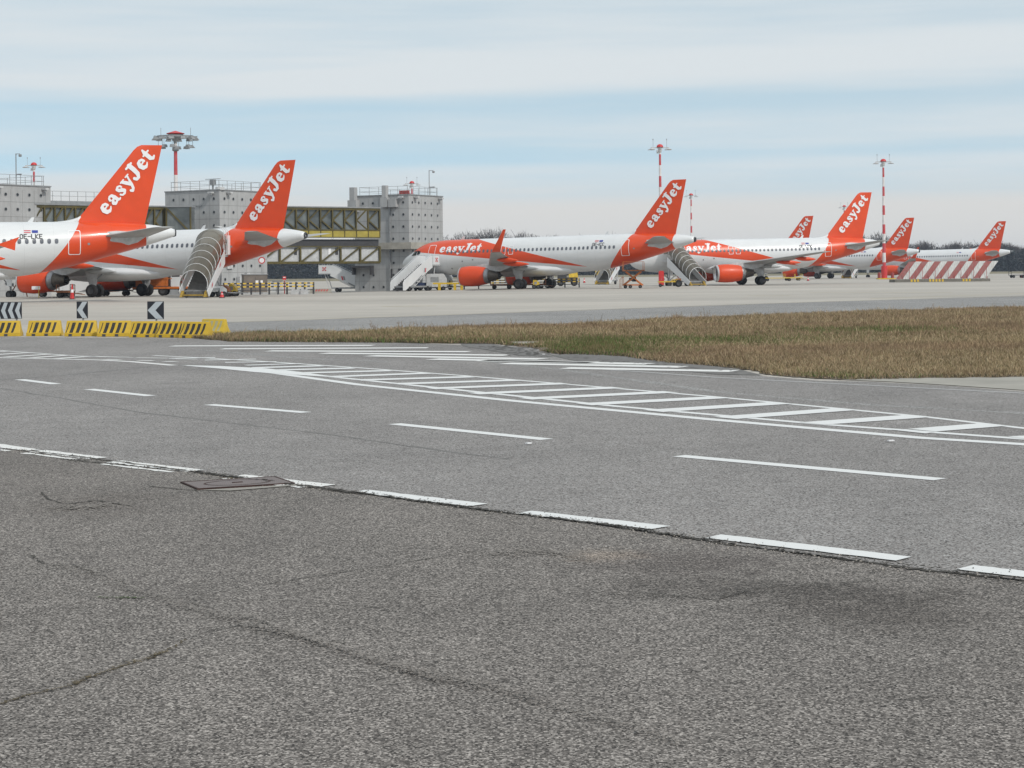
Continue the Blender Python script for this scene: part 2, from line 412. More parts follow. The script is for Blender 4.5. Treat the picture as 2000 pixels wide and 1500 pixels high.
road_far = [(-700, 652), (200, 659), (385, 661), (700, 667), (1000, 676), (1300, 707), (1500, 735), (1600, 743), (1700, 745), (1850, 753), (2000, 764), (2400, 782)]
road = poly_sheet('road', [G(*p) for p in road_far] + [Vector((14, 2, 0)), Vector((14, -25, 0)), Vector((-14, -25, 0))], -.004, M['road_asphalt'])
edge_px = [(-200, 858), (0, 875), (70, 882), (190, 896), (380, 921), (460, 932), (600, 948), (700, 962), (950, 996), (1150, 1020), (1300, 1043), (1400, 1059), (1600, 1085), (1780, 1110), (2000, 1133), (2200, 1160)]
def jag(pts, amp, n=6):
    out = []
    for a, b in zip(pts[:-1], pts[1:]):
        for k in range(n):
            t = k/n; p = a.lerp(b, t); d = (b-a).normalized(); nn = Vector((-d.y, d.x, 0)); out.append(p + nn*random.uniform(-amp, amp))
    out.append(pts[-1]); return out
edgeW = jag([G(*p) for p in edge_px], .012, 12)
fore = poly_sheet('old_pavement', edgeW + [Vector((8, 2, 0)), Vector((8, -20, 0)), Vector((-8, -20, 0)), Vector((-7, 6, 0))], 0.0, M['old_asphalt'])
slab = poly_sheet('concrete_strip', [G(*p) for p in [(1640, 741), (1760, 738.5), (2000, 735), (2400, 730), (2400, 786), (2000, 761.5), (1850, 751.5), (1740, 745)]], -.002, M['slab'])
soil_far = [(380, 658), (440, 654), (700, 650), (900, 642), (1100, 637), (1300, 626), (1500, 618), (1700, 611), (2000, 603), (2500, 588)]
soil_near = [(2500, 728), (2000, 736), (1760, 739), (1640, 741.5), (1560, 737), (1500, 731), (1460, 722), (1400, 715), (1330, 711), (1285, 706), (1240, 699), (1180, 694), (1100, 692), (1060, 688), (1050, 680), (960, 671), (700, 669), (450, 667), (380, 661)]
M['soil'] = flat('dry_soil', (.16, .12, .082), .95, var=.4, scale=3)
soil = poly_sheet('soil', jag([G(*p) for p in soil_far+soil_near+soil_far[:1]], .10, 14)[:-1], .001, M['soil'])
patch_px = [(945, 674), (1010, 668), (1060, 669), (1050, 676), (1085, 690), (1040, 697), (1000, 692), (960, 684)]
gritty = flat('gritty_verge', (.15, .145, .14), .95, var=.35, scale=5)
poly_sheet('verge', [G(*p) for p in [(1075, 694), (1120, 690.5), (1190, 692), (1250, 697), (1290, 706), (1400, 716), (1450, 723), (1490, 733), (1400, 731), (1250, 716), (1120, 704)]], .003, gritty)
poly_sheet('verge', [G(*p) for p in [(900, 671.5), (960, 672), (1000, 678), (1050, 689), (1080, 697), (1010, 694), (960, 685), (905, 676)]], .003, gritty)
poly_sheet('verge', [G(*p) for p in [(1000, 668), (1050, 667.5), (1056, 670), (1040, 672), (1002, 671)]], .005, M['slab'])

# markings: ribbons on the road
def ribbon(name, pts, w, z, mat, parent, jitter=0):
    pts = [Vector(p) for p in pts]; L, R = [], []
    for i, p in enumerate(pts):
        d = (pts[min(i+1, len(pts)-1)]-pts[max(i-1, 0)]); d.z = 0; d.normalize(); nn = Vector((-d.y, d.x, 0))
        ww = w/2*(1+random.uniform(-jitter, jitter))
        L.append(p+nn*ww); R.append(p-nn*ww)
    vs = [(q.x, q.y, z) for q in L+R]; n = len(pts)
    me = bpy.data.meshes.new(name); me.from_pydata(vs, [], [(i, i+1, n+i+1, n+i) for i in range(n-1)]); me.materials.append(mat); flip_up(me)
    return link(name, me, parent)
for a, b in [((38, 741), (110, 750)), ((174, 760), (294, 773)), ((408, 790), (598, 805.5)), ((770, 827.5), (1068, 858)), ((1326, 890), (1836, 936))]:
    ribbon('lane_dash', [G(*a), G(*b)], .21, 0, M['marking'], road)
up = [(470, 718), (560, 724.5), (640, 735), (770, 748.5), (900, 762), (1200, 793), (1600, 828), (2000, 857), (2300, 879)]
lo = [(372, 714), (470, 722), (540, 729), (700, 751), (1000, 782.5), (1400, 820), (1800, 855), (2000, 867.5), (2300, 891)]
ribbon('edge_line', [G(*p) for p in up], .18, 0, M['marking'], road); ribbon('edge_line', [G(*p) for p in lo], .23, 0, M['marking'], road)
poly_sheet('marking_wedge', [G(*p) for p in [(350, 713), (430, 715), (520, 719.5), (600, 728), (640, 736), (600, 733.5), (500, 727), (420, 719)]], 0.002, M['marking'], road)
ribbon('edge_line', [G(*p) for p in [(300, 694), (400, 699), (520, 706), (700, 718), (900, 733), (1165, 755), (1400, 775), (1800, 813), (2000, 836), (2300, 866)]], .14, -.001, M['marking'], road)
Rr = [(628, 714.5), (690, 719), (762, 724), (834, 729), (920, 736), (1012, 742.5), (1104, 749), (1206, 757), (1310, 765.5), (1410, 776), (1528, 787), (1648, 799.5), (1790, 813), (1940, 829.5)]
Ll = [(495, 718.5), (540, 723), (592, 728.5), (645, 736), (700, 742.5), (772, 750), (840, 759), (925, 769), (1025, 779), (1140, 790), (1275, 803), (1415, 816.5), (1585, 827.5), (1800, 840.5)]
for i, (a, b) in enumerate(zip(Ll, Rr)):
    ribbon('hatch_bar', [G(*a), G(*b)], .46, 0.003, M['marking'], road)
poly_sheet('hatch_bar', [G(*p) for p in [(1739, 839.5), (1769, 838.6), (1826, 844), (1808, 847)]], .003, M['marking'], road)
ribbon('hatch_bar', [G(1985, 855), G(2100, 850)], .34, .003, M['marking'], road)
for a, b, c, d in [(440, 708, 540, 706.5), (480, 713.5, 590, 710), (400, 703.5, 500, 701.5), (330, 700, 420, 698.5)]:
    ribbon('hatch_bar', [G(a, b), G(c, d)], .3, .003, M['marking'], road)
for a, b, c, d in [(335, 676, 729, 674.8), (434, 681.6, 835, 679.5), (524, 685.6, 916, 687), (632, 690, 992, 694), (722, 695, 1060, 701.5), (844, 701.5, 1160, 708), (940, 704.5, 1269, 711), (985, 710, 1335, 716.8), (1104, 719, 1434, 725)]:
    ribbon('hatch_bar', [G(a, b), G(c, d)], .6, .004, M['marking2'], road)
ribbon('edge_line', [G(*p) for p in [(1104, 717), (1250, 726), (1400, 737), (1600, 747.5), (2000, 768), (2300, 783)]], .12, .0, M['fadedmark'], road)
ribbon('edge_line', [G(*p) for p in [(-200, 678), (0, 684.5), (150, 695), (260, 698)]], .12, 0, M['marking'], road)
ribbon('edge_line', [G(*p) for p in [(-200, 694), (0, 698.5), (196, 703), (260, 706.5), (340, 713.5)]], .22, 0, M['worn'], road)
for a, b, c, d in [(-20, 693.5, 52, 689), (10, 697.5, 95, 692), (60, 699, 130, 694), (110, 700.5, 170, 696.5), (-60, 689, 15, 686)]:
    ribbon('hatch_bar', [G(a, b), G(c, d)], .3, .003, M['worn'], road)
for a, b, c in [(190, 697, 250), (265, 699, 330), (205, 702, 235), (270, 704, 300), (320, 706, 345), (340, 701, 385)]:
    ribbon('hatch_bar', [G(a, b), G(c, b+.8)], .2, .003, M['worn'], road)
for a, b in [((-90, 858), (62, 880)), ((72, 881), (192, 895.5)), ((222, 902), (382, 920)), ((462, 929.5), (640, 949.5)), ((702, 959.5), (935, 987)), ((1022, 1001), (1290, 1031)), ((1392, 1048), (1765, 1092)), ((1885, 1109), (2160, 1140))]:
    A, B = G(*a), G(*b); n = 14
    ribbon('border_dash', [A.lerp(B, i/n)+Vector((0, random.uniform(-.008, .008), 0)) for i in range(n+1)], .215, .0045, M['marking'] if a[0] > 690 else M['marking2'], road, .06)
    if a[0] < 690:
        off = Vector((-.17, -.19, 0))*.85; ribbon('border_dash_lower', [A.lerp(B, i/n)+off+Vector((0, random.uniform(-.01, .01), 0)) for i in range(1, n)], .09, .0045, M['worn'], road, .4)
# dirt line along the pavement joint, cracks, seams
ribbon('dirt_seam', jag([p+Vector((0, -.03, 0)) for p in [G(*q) for q in edge_px]], .02, 16), .045, .0055, M['crackdirt'], fore, .8)
def crack(pxs, w, mat, amp=.02, n=14, parent=None, z=.005):
    ribbon('crack', jag([G(*p) for p in pxs], amp*.7, n), w*.55, z, mat, parent or fore, .8)
def clumps(pxs, w, mat, n, amp):
    P = [G(*p) for p in pxs]; mb = MB()
    for k in range(n):
        u = random.random()*(len(P)-1); i = int(u); c = P[i].lerp(P[i+1], u-i)+Vector((random.gauss(0, amp), random.gauss(0, amp*1.4), 0)); r = w*random.uniform(.3, 1)
        a0 = random.random()*6; m_ = 6; mb.add([(c.x+r*random.uniform(.5, 1)*cos(a0+2*pi*q/m_), c.y+r*random.uniform(.5, 1)*sin(a0+2*pi*q/m_), .006+.00002*k) for q in range(m_)], [tuple(range(m_))])
    mb.build('crack_debris', mat, fore)
M['ridge'] = flat('ridge_tarmac', (.255, .232, .212), .9, var=.5, scale=60)
clumps([(110, 1105), (190, 1122), (260, 1150), (350, 1182), (430, 1205), (500, 1212)], .011, M['ridge'], 900, .035); clumps([(480, 1222), (560, 1240), (640, 1262), (760, 1300), (850, 1325)], .012, M['ridge'], 1100, .03)
clumps([(850, 1325), (960, 1345), (1100, 1385), (1320, 1450)], .010, M['ridge'], 900, .03); clumps([(960, 1082), (1060, 1078), (1140, 1092)], .015, M['ridge'], 500, .06)
clumps([(110, 990), (170, 994), (220, 985)], .02, M['ridge'], 300, .05); clumps([(60, 1100), (190, 1125), (360, 1190), (520, 1225), (700, 1290), (900, 1345)], .007, M['crackdirt'], 70, .03)
clumps([(500, 1145), (740, 1108), (960, 1072), (1200, 1058)], .007, M['crackdirt'], 260, .01); clumps([(1180, 1160), (1330, 1168), (1500, 1158), (1700, 1135)], .012, M['crackdirt'], 320, .03)
clumps([(135, 1342), (170, 1325), (230, 1305), (290, 1287), (330, 1272)], .012, M['crackmoss'], 190, .014)
clumps([(0, 1376), (60, 1358), (140, 1340)], .010, M['crackmoss'], 70, .006); clumps([(190, 1168), (280, 1169)], .014, flat('moss', (.06, .09, .03), .95), 50, .008)
clumps([(430, 933), (470, 938), (445, 936)], .03, M['crackmoss'], 40, .03)
clumps([(120, 897), (380, 922), (470, 934), (640, 957), (720, 966)], .03, M['crackdirt'], 500, .02); clumps([(720, 966), (950, 998), (1150, 1022), (1300, 1045), (1600, 1087), (2000, 1135)], .022, M['crackdirt'], 900, .012)
clumps([(1000, 670), (1060, 690), (1180, 704), (1280, 711), (1420, 724)], .07, M['crackdirt'], 110, .22); clumps([(950, 676), (1000, 684), (1060, 693)], .10, M['crackdirt'], 120, .35)
crack([(0, 1376), (60, 1358), (140, 1340)], .012, M['crackmoss']); crack([(140, 1342), (170, 1325), (230, 1305), (290, 1287)], .012, M['crackmoss'], .012)
crack([(290, 1287), (340, 1265), (360, 1250)], .015, M['crackmoss']); crack([(360, 1245), (480, 1218), (620, 1198), (740, 1185)], .009, M['crackdirt'])
crack([(60, 1085), (90, 1105), (140, 1103), (190, 1120)], .02, M['crackdirt']); crack([(190, 1168), (360, 1170), (560, 1173), (760, 1190)], .008, M['crackdirt'])
crack([(500, 1145), (620, 1125), (740, 1108), (860, 1088), (960, 1072)], .012, M['crackdirt']); crack([(220, 1150), (280, 1160), (420, 1190)], .01, M['crackdirt'])
crack([(510, 1215), (600, 1250), (700, 1260)], .014, M['crackdirt']); crack([(1230, 1155), (1400, 1172), (1480, 1150), (1600, 1140)], .016, M['crackdirt'])
crack([(1160, 1072), (1250, 1060), (1400, 1050)], .008, M['crackdirt']); crack([(290, 950), (320, 953), (360, 957), (400, 959)], .035, M['crackdirt'])
crack([(80, 962), (95, 975), (130, 985), (190, 978), (260, 990)], .03, M['crackdirt']); crack([(1750, 1368), (1850, 1360), (1990, 1370)], .01, M['crackdirt'])
crack([(1850, 1122), (1900, 1127), (1990, 1138)], .02, M['crackdirt'])
for pts, w in [([(0, 758), (130, 779), (260, 803), (420, 822), (620, 845), (900, 885), (1000, 896)], .05), ([(0, 741), (100, 735), (300, 716)], .10), ([(310, 749), (400, 746)], .08),
               ([(900, 700), (1100, 722), (1400, 765), (1700, 790), (2100, 812)], .22), ([(380, 682), (600, 700), (760, 706)], .25)]:
    ribbon('tar_seam', jag([G(*p) for p in pts], .02, 8), w, -.0025, M['strip_asphalt'] if w > .2 else M['tar'], road, .5).name = 'tar_seam'
for a, b, w in [((745, 598.5), (852, 597), .5), ((1583, 571.5), (1860, 571), .6), ((1460, 577.5), (1545, 577), .5), ((450, 629), (1100, 607), .18), ((1100, 607), (1600, 589), .2), ((1600, 589), (2300, 570), .25), ((1700, 583), (2300, 563), .3)]:
    A, B = G(*a), G(*b); ribbon('yellow_line', [A, B], w, -.006, M['ylw_line'], strip)

# EXTRA
# ------------------------------------------------------------------ lettering: rounded slab letters from strokes of varying width
GL = {
 'e': (.64, [[(.17, .33, .045), (.50, .37, .045)], [(.50, .37, .07), (.46, .50, .075), (.33, .57, .06), (.19, .50, .10), (.135, .33, .125), (.18, .16, .12), (.32, .075, .085), (.46, .11, .05), (.56, .19, .03)]]),
 'a': (.68, [[(.15, .43, .075), (.17, .52, .055), (.29, .58, .055), (.41, .52, .085), (.45, .36, .105), (.46, .15, .10), (.54, .06, .055), (.64, .09, .035)], [(.40, .35, .05), (.24, .30, .075), (.15, .18, .095), (.20, .085, .075), (.34, .10, .06), (.44, .18, .04)]]),
 's': (.56, [[(.44, .43, .055), (.43, .52, .05), (.30, .585, .05), (.17, .50, .085), (.21, .385, .095), (.34, .28, .11), (.42, .17, .09), (.30, .06, .06), (.15, .08, .05), (.09, .19, .055)]]),
 'y': (.66, [[(.12, .55, .085), (.23, .36, .105), (.34, .14, .10)], [(.56, .56, .055), (.48, .36, .055), (.37, .08, .08), (.27, -.12, .075), (.13, -.19, .08), (.07, -.11, .07)], [(.02, .585, .04), (.27, .585, .04)], [(.44, .585, .04), (.66, .585, .04)]]),
 'J': (.66, [[(.17, .84, .06), (.60, .84, .06)], [(.42, .82, .13), (.42, .48, .13), (.39, .20, .12), (.27, .03, .085), (.11, .03, .08), (.06, .15, .09)]]),
 't': (.52, [[(.25, .80, .06), (.22, .60, .12), (.22, .20, .12), (.31, .07, .08), (.46, .12, .05)], [(.04, .555, .05), (.45, .56, .05)]]),
}
def thin(*paths, w=.52): return (w, [[(x, y, .062) for x, y in p] for p in paths])
GR = {
 'O': thin([(.08, .15), (.08, .65), (.18, .75), (.32, .75), (.42, .65), (.42, .15), (.32, .05), (.18, .05), (.08, .15)]),
 'E': thin([(.42, .75), (.08, .75), (.08, .05), (.42, .05)], [(.08, .42), (.36, .42)]),
 '-': thin([(.05, .4), (.4, .4)], w=.46), 'L': thin([(.08, .75), (.08, .05), (.42, .05)]),
 'K': thin([(.08, .75), (.08, .05)], [(.42, .75), (.09, .36), (.42, .05)]), 'I': thin([(.1, .75), (.1, .05)], w=.24),
 'C': thin([(.42, .62), (.32, .75), (.18, .75), (.08, .62), (.08, .18), (.18, .05), (.32, .05), (.42, .18)]),
 'W': thin([(.04, .75), (.16, .05), (.28, .55), (.40, .05), (.52, .75)], w=.6),
}
def word_tris(text, table, step=.022):
    """filled marching squares of the stroke field -> (verts2d, faces)"""
    V, Fc = [], []; ox = 0
    for ch in text:
        w, strokes = table[ch]
        xs = np.arange(-.12, w+.14, step); ys = np.arange(-.32, .96, step)
        X, Y = np.meshgrid(xs, ys); D = np.full(X.shape, 9.)
        for st in strokes:
            for (x0, y0, r0), (x1, y1, r1) in zip(st[:-1], st[1:]):
                dx, dy = x1-x0, y1-y0; t = np.clip(((X-x0)*dx+(Y-y0)*dy)/(dx*dx+dy*dy+1e-9), 0, 1)
                D = np.minimum(D, np.hypot(X-x0-t*dx, Y-y0-t*dy)-(r0+t*(r1-r0)))
        for j in range(len(ys)-1):
            i = 0
            while i < len(xs)-1:
                c = [(X[j, i], Y[j, i], D[j, i]), (X[j, i+1], Y[j, i+1], D[j, i+1]), (X[j+1, i+1], Y[j+1, i+1], D[j+1, i+1]), (X[j+1, i], Y[j+1, i], D[j+1, i])]
                ins = [q[2] < 0 for q in c]
                if not any(ins): i += 1; continue
                if all(ins):                      # run of full cells
                    k = i
                    while k+1 < len(xs)-1 and D[j, k+2] < 0 and D[j+1, k+2] < 0 and k-i < 3: k += 1
                    P = [(X[j, i], Y[j, i]), (X[j, k+1], Y[j, i]), (X[j, k+1], Y[j+1, i]), (X[j, i], Y[j+1, i])]; i = k+1
                else:
                    P = []
                    for a in range(4):
                        p, q = c[a], c[(a+1) % 4]
                        if p[2] < 0: P.append((p[0], p[1]))
                        if (p[2] < 0) != (q[2] < 0):
                            t = p[2]/(p[2]-q[2]); P.append((p[0]+t*(q[0]-p[0]), p[1]+t*(q[1]-p[1])))
                    i += 1
                if len(P) >= 3:
                    b = len(V); V += [(x+ox, y) for x, y in P]; Fc.append(tuple(range(b, b+len(P))))
        ox += w
    return V, Fc, ox
WORD, WORDF, WORDW = word_tris('easyJet', GL)
REGS = {r: word_tris(r, GR, .03) for r in ('OE-LKE', 'OE-ICC', 'OE-LKW')}

# ------------------------------------------------------------------ airliner
SEC = [(0, 3.28, 3.22, .03), (.12, 3.62, 2.93, .36), (.35, 3.86, 2.70, .60), (.8, 4.18, 2.42, .92), (1.4, 4.50, 2.18, 1.22), (1.9, 4.80, 2.06, 1.42), (2.5, 5.20, 1.96, 1.60), (3.2, 5.52, 1.88, 1.76),
       (4.2, 5.76, 1.82, 1.89), (5.4, 5.90, 1.80, 1.955), (6.6, 5.95, 1.80, 1.975), (9, 5.95, 1.80, 1.975), (14, 5.95, 1.80, 1.975), (19, 5.95, 1.80, 1.975), (23.6, 5.95, 1.80, 1.975), (25.2, 5.95, 1.85, 1.97), (26.6, 5.95, 1.98, 1.95),
       (28.2, 5.95, 2.27, 1.88), (29.8, 5.94, 2.62, 1.77), (31.4, 5.92, 3.02, 1.61), (33.0, 5.89, 3.45, 1.38), (34.4, 5.82, 3.83, 1.12), (35.6, 5.72, 4.18, .86), (36.6, 5.58, 4.50, .60), (37.2, 5.45, 4.70, .43), (37.5, 5.36, 4.80, .33)]
OFF = 17.71
class Shape:
    def __init__(s, short):
        s.short = short; s.w = -1.6 if short else 0; s.t = -3.73 if short else 0
        def sh(x):                              # A320 station -> this airframe
            if not short: return x
            return x if x < 7 else (x-1.6*min(1, (x-7)/4) if x < 20 else x-1.6-2.13*min(1, (x-20)/3))
        s.sh = sh
        s.sec = [(sh(a), b, c, d) for a, b, c, d in SEC]
    def prof(s, x):
        S = s.sec
        if x <= S[0][0]: return S[0][1:]
        for a, b in zip(S[:-1], S[1:]):
            if x <= b[0]:
                t = (x-a[0])/(b[0]-a[0]); return tuple(a[i]+t*(b[i]-a[i]) for i in (1, 2, 3))
        return S[-1][1:]
    def surf(s, x, z, off=.012):                # near-side skin point at station x and height z
        top, bot, w = s.prof(x); zc, hh = (top+bot)/2, (top-bot)/2
        q = max(-.985, min(.985, (z-zc)/hh)); return (x-OFF_(s), -(w*sqrt(1-q*q)+off), z)
def OFF_(s): return OFF+s.w
def P320(s, x): return x                         # stations below are given in this airframe's metres
SH = {False: Shape(False), True: Shape(True)}
_cache = {}
def cached(key, fn, name, mats, parent, **k):
    if key in _cache: return link(name, _cache[key], parent)
    mb = fn(); o = mb.build(name, mats, parent, **k); _cache[key] = o.data; return o
def mesh2d(S, V, Fc, fx):
    mb = MB(); mb.add([fx(x, y) for x, y in V], Fc); return mb
def fus_mesh(S):
    mb = MB(); rings = []; N = 40
    xs = []
    for a, b in zip(S.sec[:-1], S.sec[1:]):
        k = max(1, int((b[0]-a[0])/.45)) if a[0] < 7 or a[0] > 20 else 2
        xs += [a[0]+(b[0]-a[0])*i/k for i in range(k)]
    xs.append(S.sec[-1][0])
    # smooth the profile between the stations
    st = np.array([q[0] for q in S.sec]); 
    def sm(x, c):
        w = .5 if x > 1.2 else .08
        return (S.prof(x-w)[c]+2*S.prof(x)[c]+S.prof(x+w)[c])/4 if 0.1 < x < S.sec[-1][0]-w else S.prof(x)[c]
    for x in xs:
        top, bot, w = sm(x, 0), sm(x, 1), sm(x, 2); zc, hh = (top+bot)/2, (top-bot)/2
        rings.append([(x-OFF_(S), w*sin(2*pi*i/N), zc+hh*cos(2*pi*i/N)) for i in range(N)])
    mb.loft(rings); return mb
def foil(LE, TE, z, t, y, n=9):
    """closed section ring, chord from LE to TE at span y"""
    c = TE-LE; up, dn = [], []
    for i in range(n+1):
        u = (1-cos(pi*i/n))/2; th = t*c*5*(.2969*sqrt(u)-.126*u-.3516*u*u+.2843*u**3-.1036*u**4)
        up.append((LE+u*c, y, z+th)); dn.append((LE+u*c, y, z-th*.85))
    return up + dn[-2:0:-1]
def round_rect_path(x0, x1, z0, z1, r, n=5):
    pts = []
    for cx, cz, a0 in ((x1-r, z1-r, 0), (x0+r, z1-r, 90), (x0+r, z0+r, 180), (x1-r, z0+r, 270)):
        for i in range(n+1):
            a = radians(a0+90*i/n); pts.append((cx+r*cos(a), cz+r*sin(a)))
    # densify long edges so that the strip follows the skin
    out = []
    for a, b in zip(pts, pts[1:]+pts[:1]):
        k = max(1, int(math.hypot(b[0]-a[0], b[1]-a[1])/.2))
        out += [(a[0]+(b[0]-a[0])*i/k, a[1]+(b[1]-a[1])*i/k) for i in range(k)]
    return out
def outline(S, x0, x1, z0, z1, r, w, off=.014):
    o = round_rect_path(x0, x1, z0, z1, r); i = round_rect_path(x0+w, x1-w, z0+w, z1-w, max(.02, r-w))
    cx, cz = (x0+x1)/2, (z0+z1)/2
    inn = [(cx+(x-cx)*(1-2*w/(x1-x0)), cz+(z-cz)*(1-2*w/(z1-z0))) for x, z in o]
    mb = MB(); n = len(o); mb.add([S.surf(x, z, off) for x, z in o]+[S.surf(x, z, off) for x, z in inn], [(k, (k+1) % n, n+(k+1) % n, n+k) for k in range(n)]); return mb
def wheel(parent, c, r, w, name='wheel'):
    o = MB().lathe([(-w/2, r*.55), (-w/2, r*.86), (-w*.36, r*.97), (-w*.15, r), (w*.15, r), (w*.36, r*.97), (w/2, r*.86), (w/2, r*.55)], c, 'y', 20).build(name, M['black'], parent, smooth=True, angle=50)
    MB().lathe([(-w*.42, .02), (-w*.42, r*.42), (-w*.5, r*.56), (w*.5, r*.56), (w*.42, r*.42), (w*.42, .02)], c, 'y', 16).build('wheel_hub', M['hub'], o, smooth=True, angle=40)
    return o
def airliner(label, tip, depth, theta, short=False, tips='fence', reg=None, pitch=.6, flags=True, name='passenger_airliner', detail=True):
    S = SH[short]; O = OFF_(S); th = radians(theta)
    tw = at(tip[0], tip[1], depth); ft = 36.66+S.t-O
    loc = Vector((tw.x-cos(th)*ft, tw.y+sin(th)*ft, 0)); loc.z = gz(loc.x, loc.y)
    root = thing(name, label, 'airplane', loc, -th, 'orange and white jets parked on the apron', ry=-radians(pitch))
    liv = M['liv319' if short else 'liv320']; key = (short,)
    fu = cached(('fus',)+key, lambda: fus_mesh(S), 'fuselage', liv, root, smooth=True)
    t = S.t
    # wing-body fairing
    def fair():
        mb = MB(); N = 28; rings = []
        for x, w, h0, h1 in [(10.2, .15, 2.2, 2.35), (11, .95, 1.86, 2.7), (12.3, 1.65, 1.58, 3.0), (14, 2.06, 1.42, 3.05), (17, 2.12, 1.38, 3.0), (19.5, 2.05, 1.42, 2.9), (21.3, 1.7, 1.52, 2.75), (22.6, 1.1, 1.66, 2.45), (23.3, .3, 1.80, 2.1)]:
            zc, hh = (h0+h1)/2, (h1-h0)/2
            rings.append([(x+S.w-O, w*sin(2*pi*i/N), zc+hh*cos(2*pi*i/N)) for i in range(N)])
        return mb.loft(rings)
    cached(('fair',)+key, fair, 'belly_fairing', M['white'], root, smooth=True)
    W = S.w-O
    WS = [(1.6, 11.9, 18.6, 2.25, .13), (3.2, 13.05, 18.75, 2.5, .125), (6.4, 15.1, 18.95, 2.88, .115), (11.5, 17.95, 20.4, 3.42, .105), (16.2, 20.6, 21.95, 3.92, .10), (17.0, 21.1, 22.3, 4.0, .09)]
    for sg in (-1, 1):
        def wing(sg=sg):
            mb = MB(); mb.loft([foil(a+W, b+W, z, tk, sg*y) for y, a, b, z, tk in WS]); return mb
        wg = cached(('wing', sg)+key, wing, 'wing', M['wing'], root, smooth=True, angle=40)
        if tips == 'sharklet':
            def shk(sg=sg):
                mb = MB(); pts = []
                for y, x0, x1, z in [(17.0, 21.1, 22.3, 4.0), (17.25, 21.3, 22.38, 4.05), (17.45, 21.55, 22.5, 4.25), (17.55, 21.8, 22.65, 4.6), (17.68, 22.45, 23.0, 5.5), (17.8, 23.0, 23.35, 6.35)]:
                    n = 6; ring = []
                    for k in range(n+1): u = k/n; ring.append((x0+u*(x1-x0)+W, sg*(y+.045*sin(pi*u)**.7), z))
                    for k in range(n-1, 0, -1): u = k/n; ring.append((x0+u*(x1-x0)+W, sg*(y-.035*sin(pi*u)**.7), z))
                    pts.append(ring)
                return mb.loft(pts)
            cached(('shk', sg)+key, shk, 'winglet', M['orange'], wg, smooth=True, angle=40)
        elif tips == 'fence':
            def fen(sg=sg):
                return MB().prism([(21.15+W, 4.0), (21.9+W, 4.25), (22.6+W, 4.5), (22.35+W, 4.1), (22.3+W, 3.6), (21.95+W, 3.72)], .05, c=(0, sg*17.03, 0))
            cached(('fen', sg)+key, fen, 'winglet', M['orange'], wg)
        for k, (y, x0, L, z) in enumerate([(4.4, 17.2, 3.2, 2.5), (8.7, 18.1, 3.3, 2.98), (12.4, 19.3, 2.7, 3.36)]):
            def ftf(y=y, x0=x0, L=L, z=z, sg=sg):
                mb = MB(); rings = []
                for u, r in [(0, .03), (.12, .16), (.35, .26), (.65, .24), (.88, .12), (1, .02)]:
                    rings.append([(x0+W+u*L, sg*y+.7*r*sin(2*pi*i/12), z-.12+r*cos(2*pi*i/12)-u*.12) for i in range(12)])
                return mb.loft(rings)
            cached(('ftf', sg, k)+key, ftf, 'flap_track_fairing', M['orange'] if k else M['wing'], wg, smooth=True)
        def flapm(sg=sg):
            mb = MB(); mb.loft([foil(a+W, b+W, z, .1, sg*y) for y, a, b, z in [(2.2, 17.9, 19.0, 2.26), (6.3, 18.2, 19.2, 2.74), (12.2, 20.1, 20.85, 3.40)]]); return mb
        cached(('flap', sg)+key, flapm, 'flap', M['wing'], wg, smooth=True, angle=40)
        # engine
        ec = (11.15+W, sg*5.75, 1.58)
        def nac():
            prof = [(.30, .80), (.06, .90), (0, .96), (.06, 1.02), (.5, 1.10), (1.2, 1.15), (2.1, 1.13), (2.9, 1.02), (3.3, .93), (3.28, .86), (2.6, .86)]
            return MB().lathe(prof, ec, 'x', 32)
        en = cached(('nac', sg)+key, nac, 'engine', M['orange'], root, smooth=True, angle=50)
        cached(('lip', sg)+key, lambda: MB().lathe([(.32, .79), (.05, .885), (-.02, .955), (.05, 1.03), (.22, 1.067)], ec, 'x', 32), 'intake_lip', M['lip'], en, smooth=True)
        cached(('fan', sg)+key, lambda: fan(ec), 'fan', M['darkgrey'], en)
        cached(('duct', sg)+key, lambda: MB().lathe([(.3, .80), (.9, .86), (1.3, .87)], ec, 'x', 28), 'intake_duct', M['grey'], en, smooth=True)
        cached(('rev', sg)+key, lambda: MB().lathe([(3.22, .86), (3.55, .84), (3.75, .70)], ec, 'x', 28), 'nozzle_ring', M['steel'], en, smooth=True, angle=60)
        cached(('core', sg)+key, lambda: MB().lathe([(3.5, .70), (3.9, .66), (4.6, .50), (4.95, .42), (4.93, .38), (4.5, .36)], ec, 'x', 24), 'core_nozzle', M['exhaust'], en, smooth=True, angle=50)
        cached(('plug', sg)+key, lambda: MB().lathe([(4.4, .30), (4.95, .24), (5.4, .03)], ec, 'x', 16), 'exhaust_plug', M['hot'], en, smooth=True)
        def pyl(sg=sg):
            mb = MB(); y = sg*5.75
            for hw, poly in [(.17, [(12.4+W, 2.60), (14.2+W, 2.95), (15.3+W, 2.95), (17.6+W, 2.75), (17.4+W, 2.45), (16.2+W, 2.05), (14.5+W, 2.05), (12.9+W, 2.45)])]:
                mb.prism(poly, hw*2, c=(0, y, 0))
            return mb
        cached(('pyl', sg)+key, pyl, 'pylon', M['lgrey'], root)
        # horizontal stabiliser
        def stab(sg=sg):
            T = t-O; return MB().loft([foil(a+T, b+T, z, .10, sg*y) for y, a, b, z in [(.5, 31.5, 35.35, 4.75), (2.0, 32.5, 35.6, 4.9), (5.8, 34.95, 36.4, 5.32), (6.2, 35.4, 36.55, 5.36)]])
        cached(('stab', sg)+key, stab, 'horizontal_stabiliser', M['wing'], root, smooth=True, angle=40)
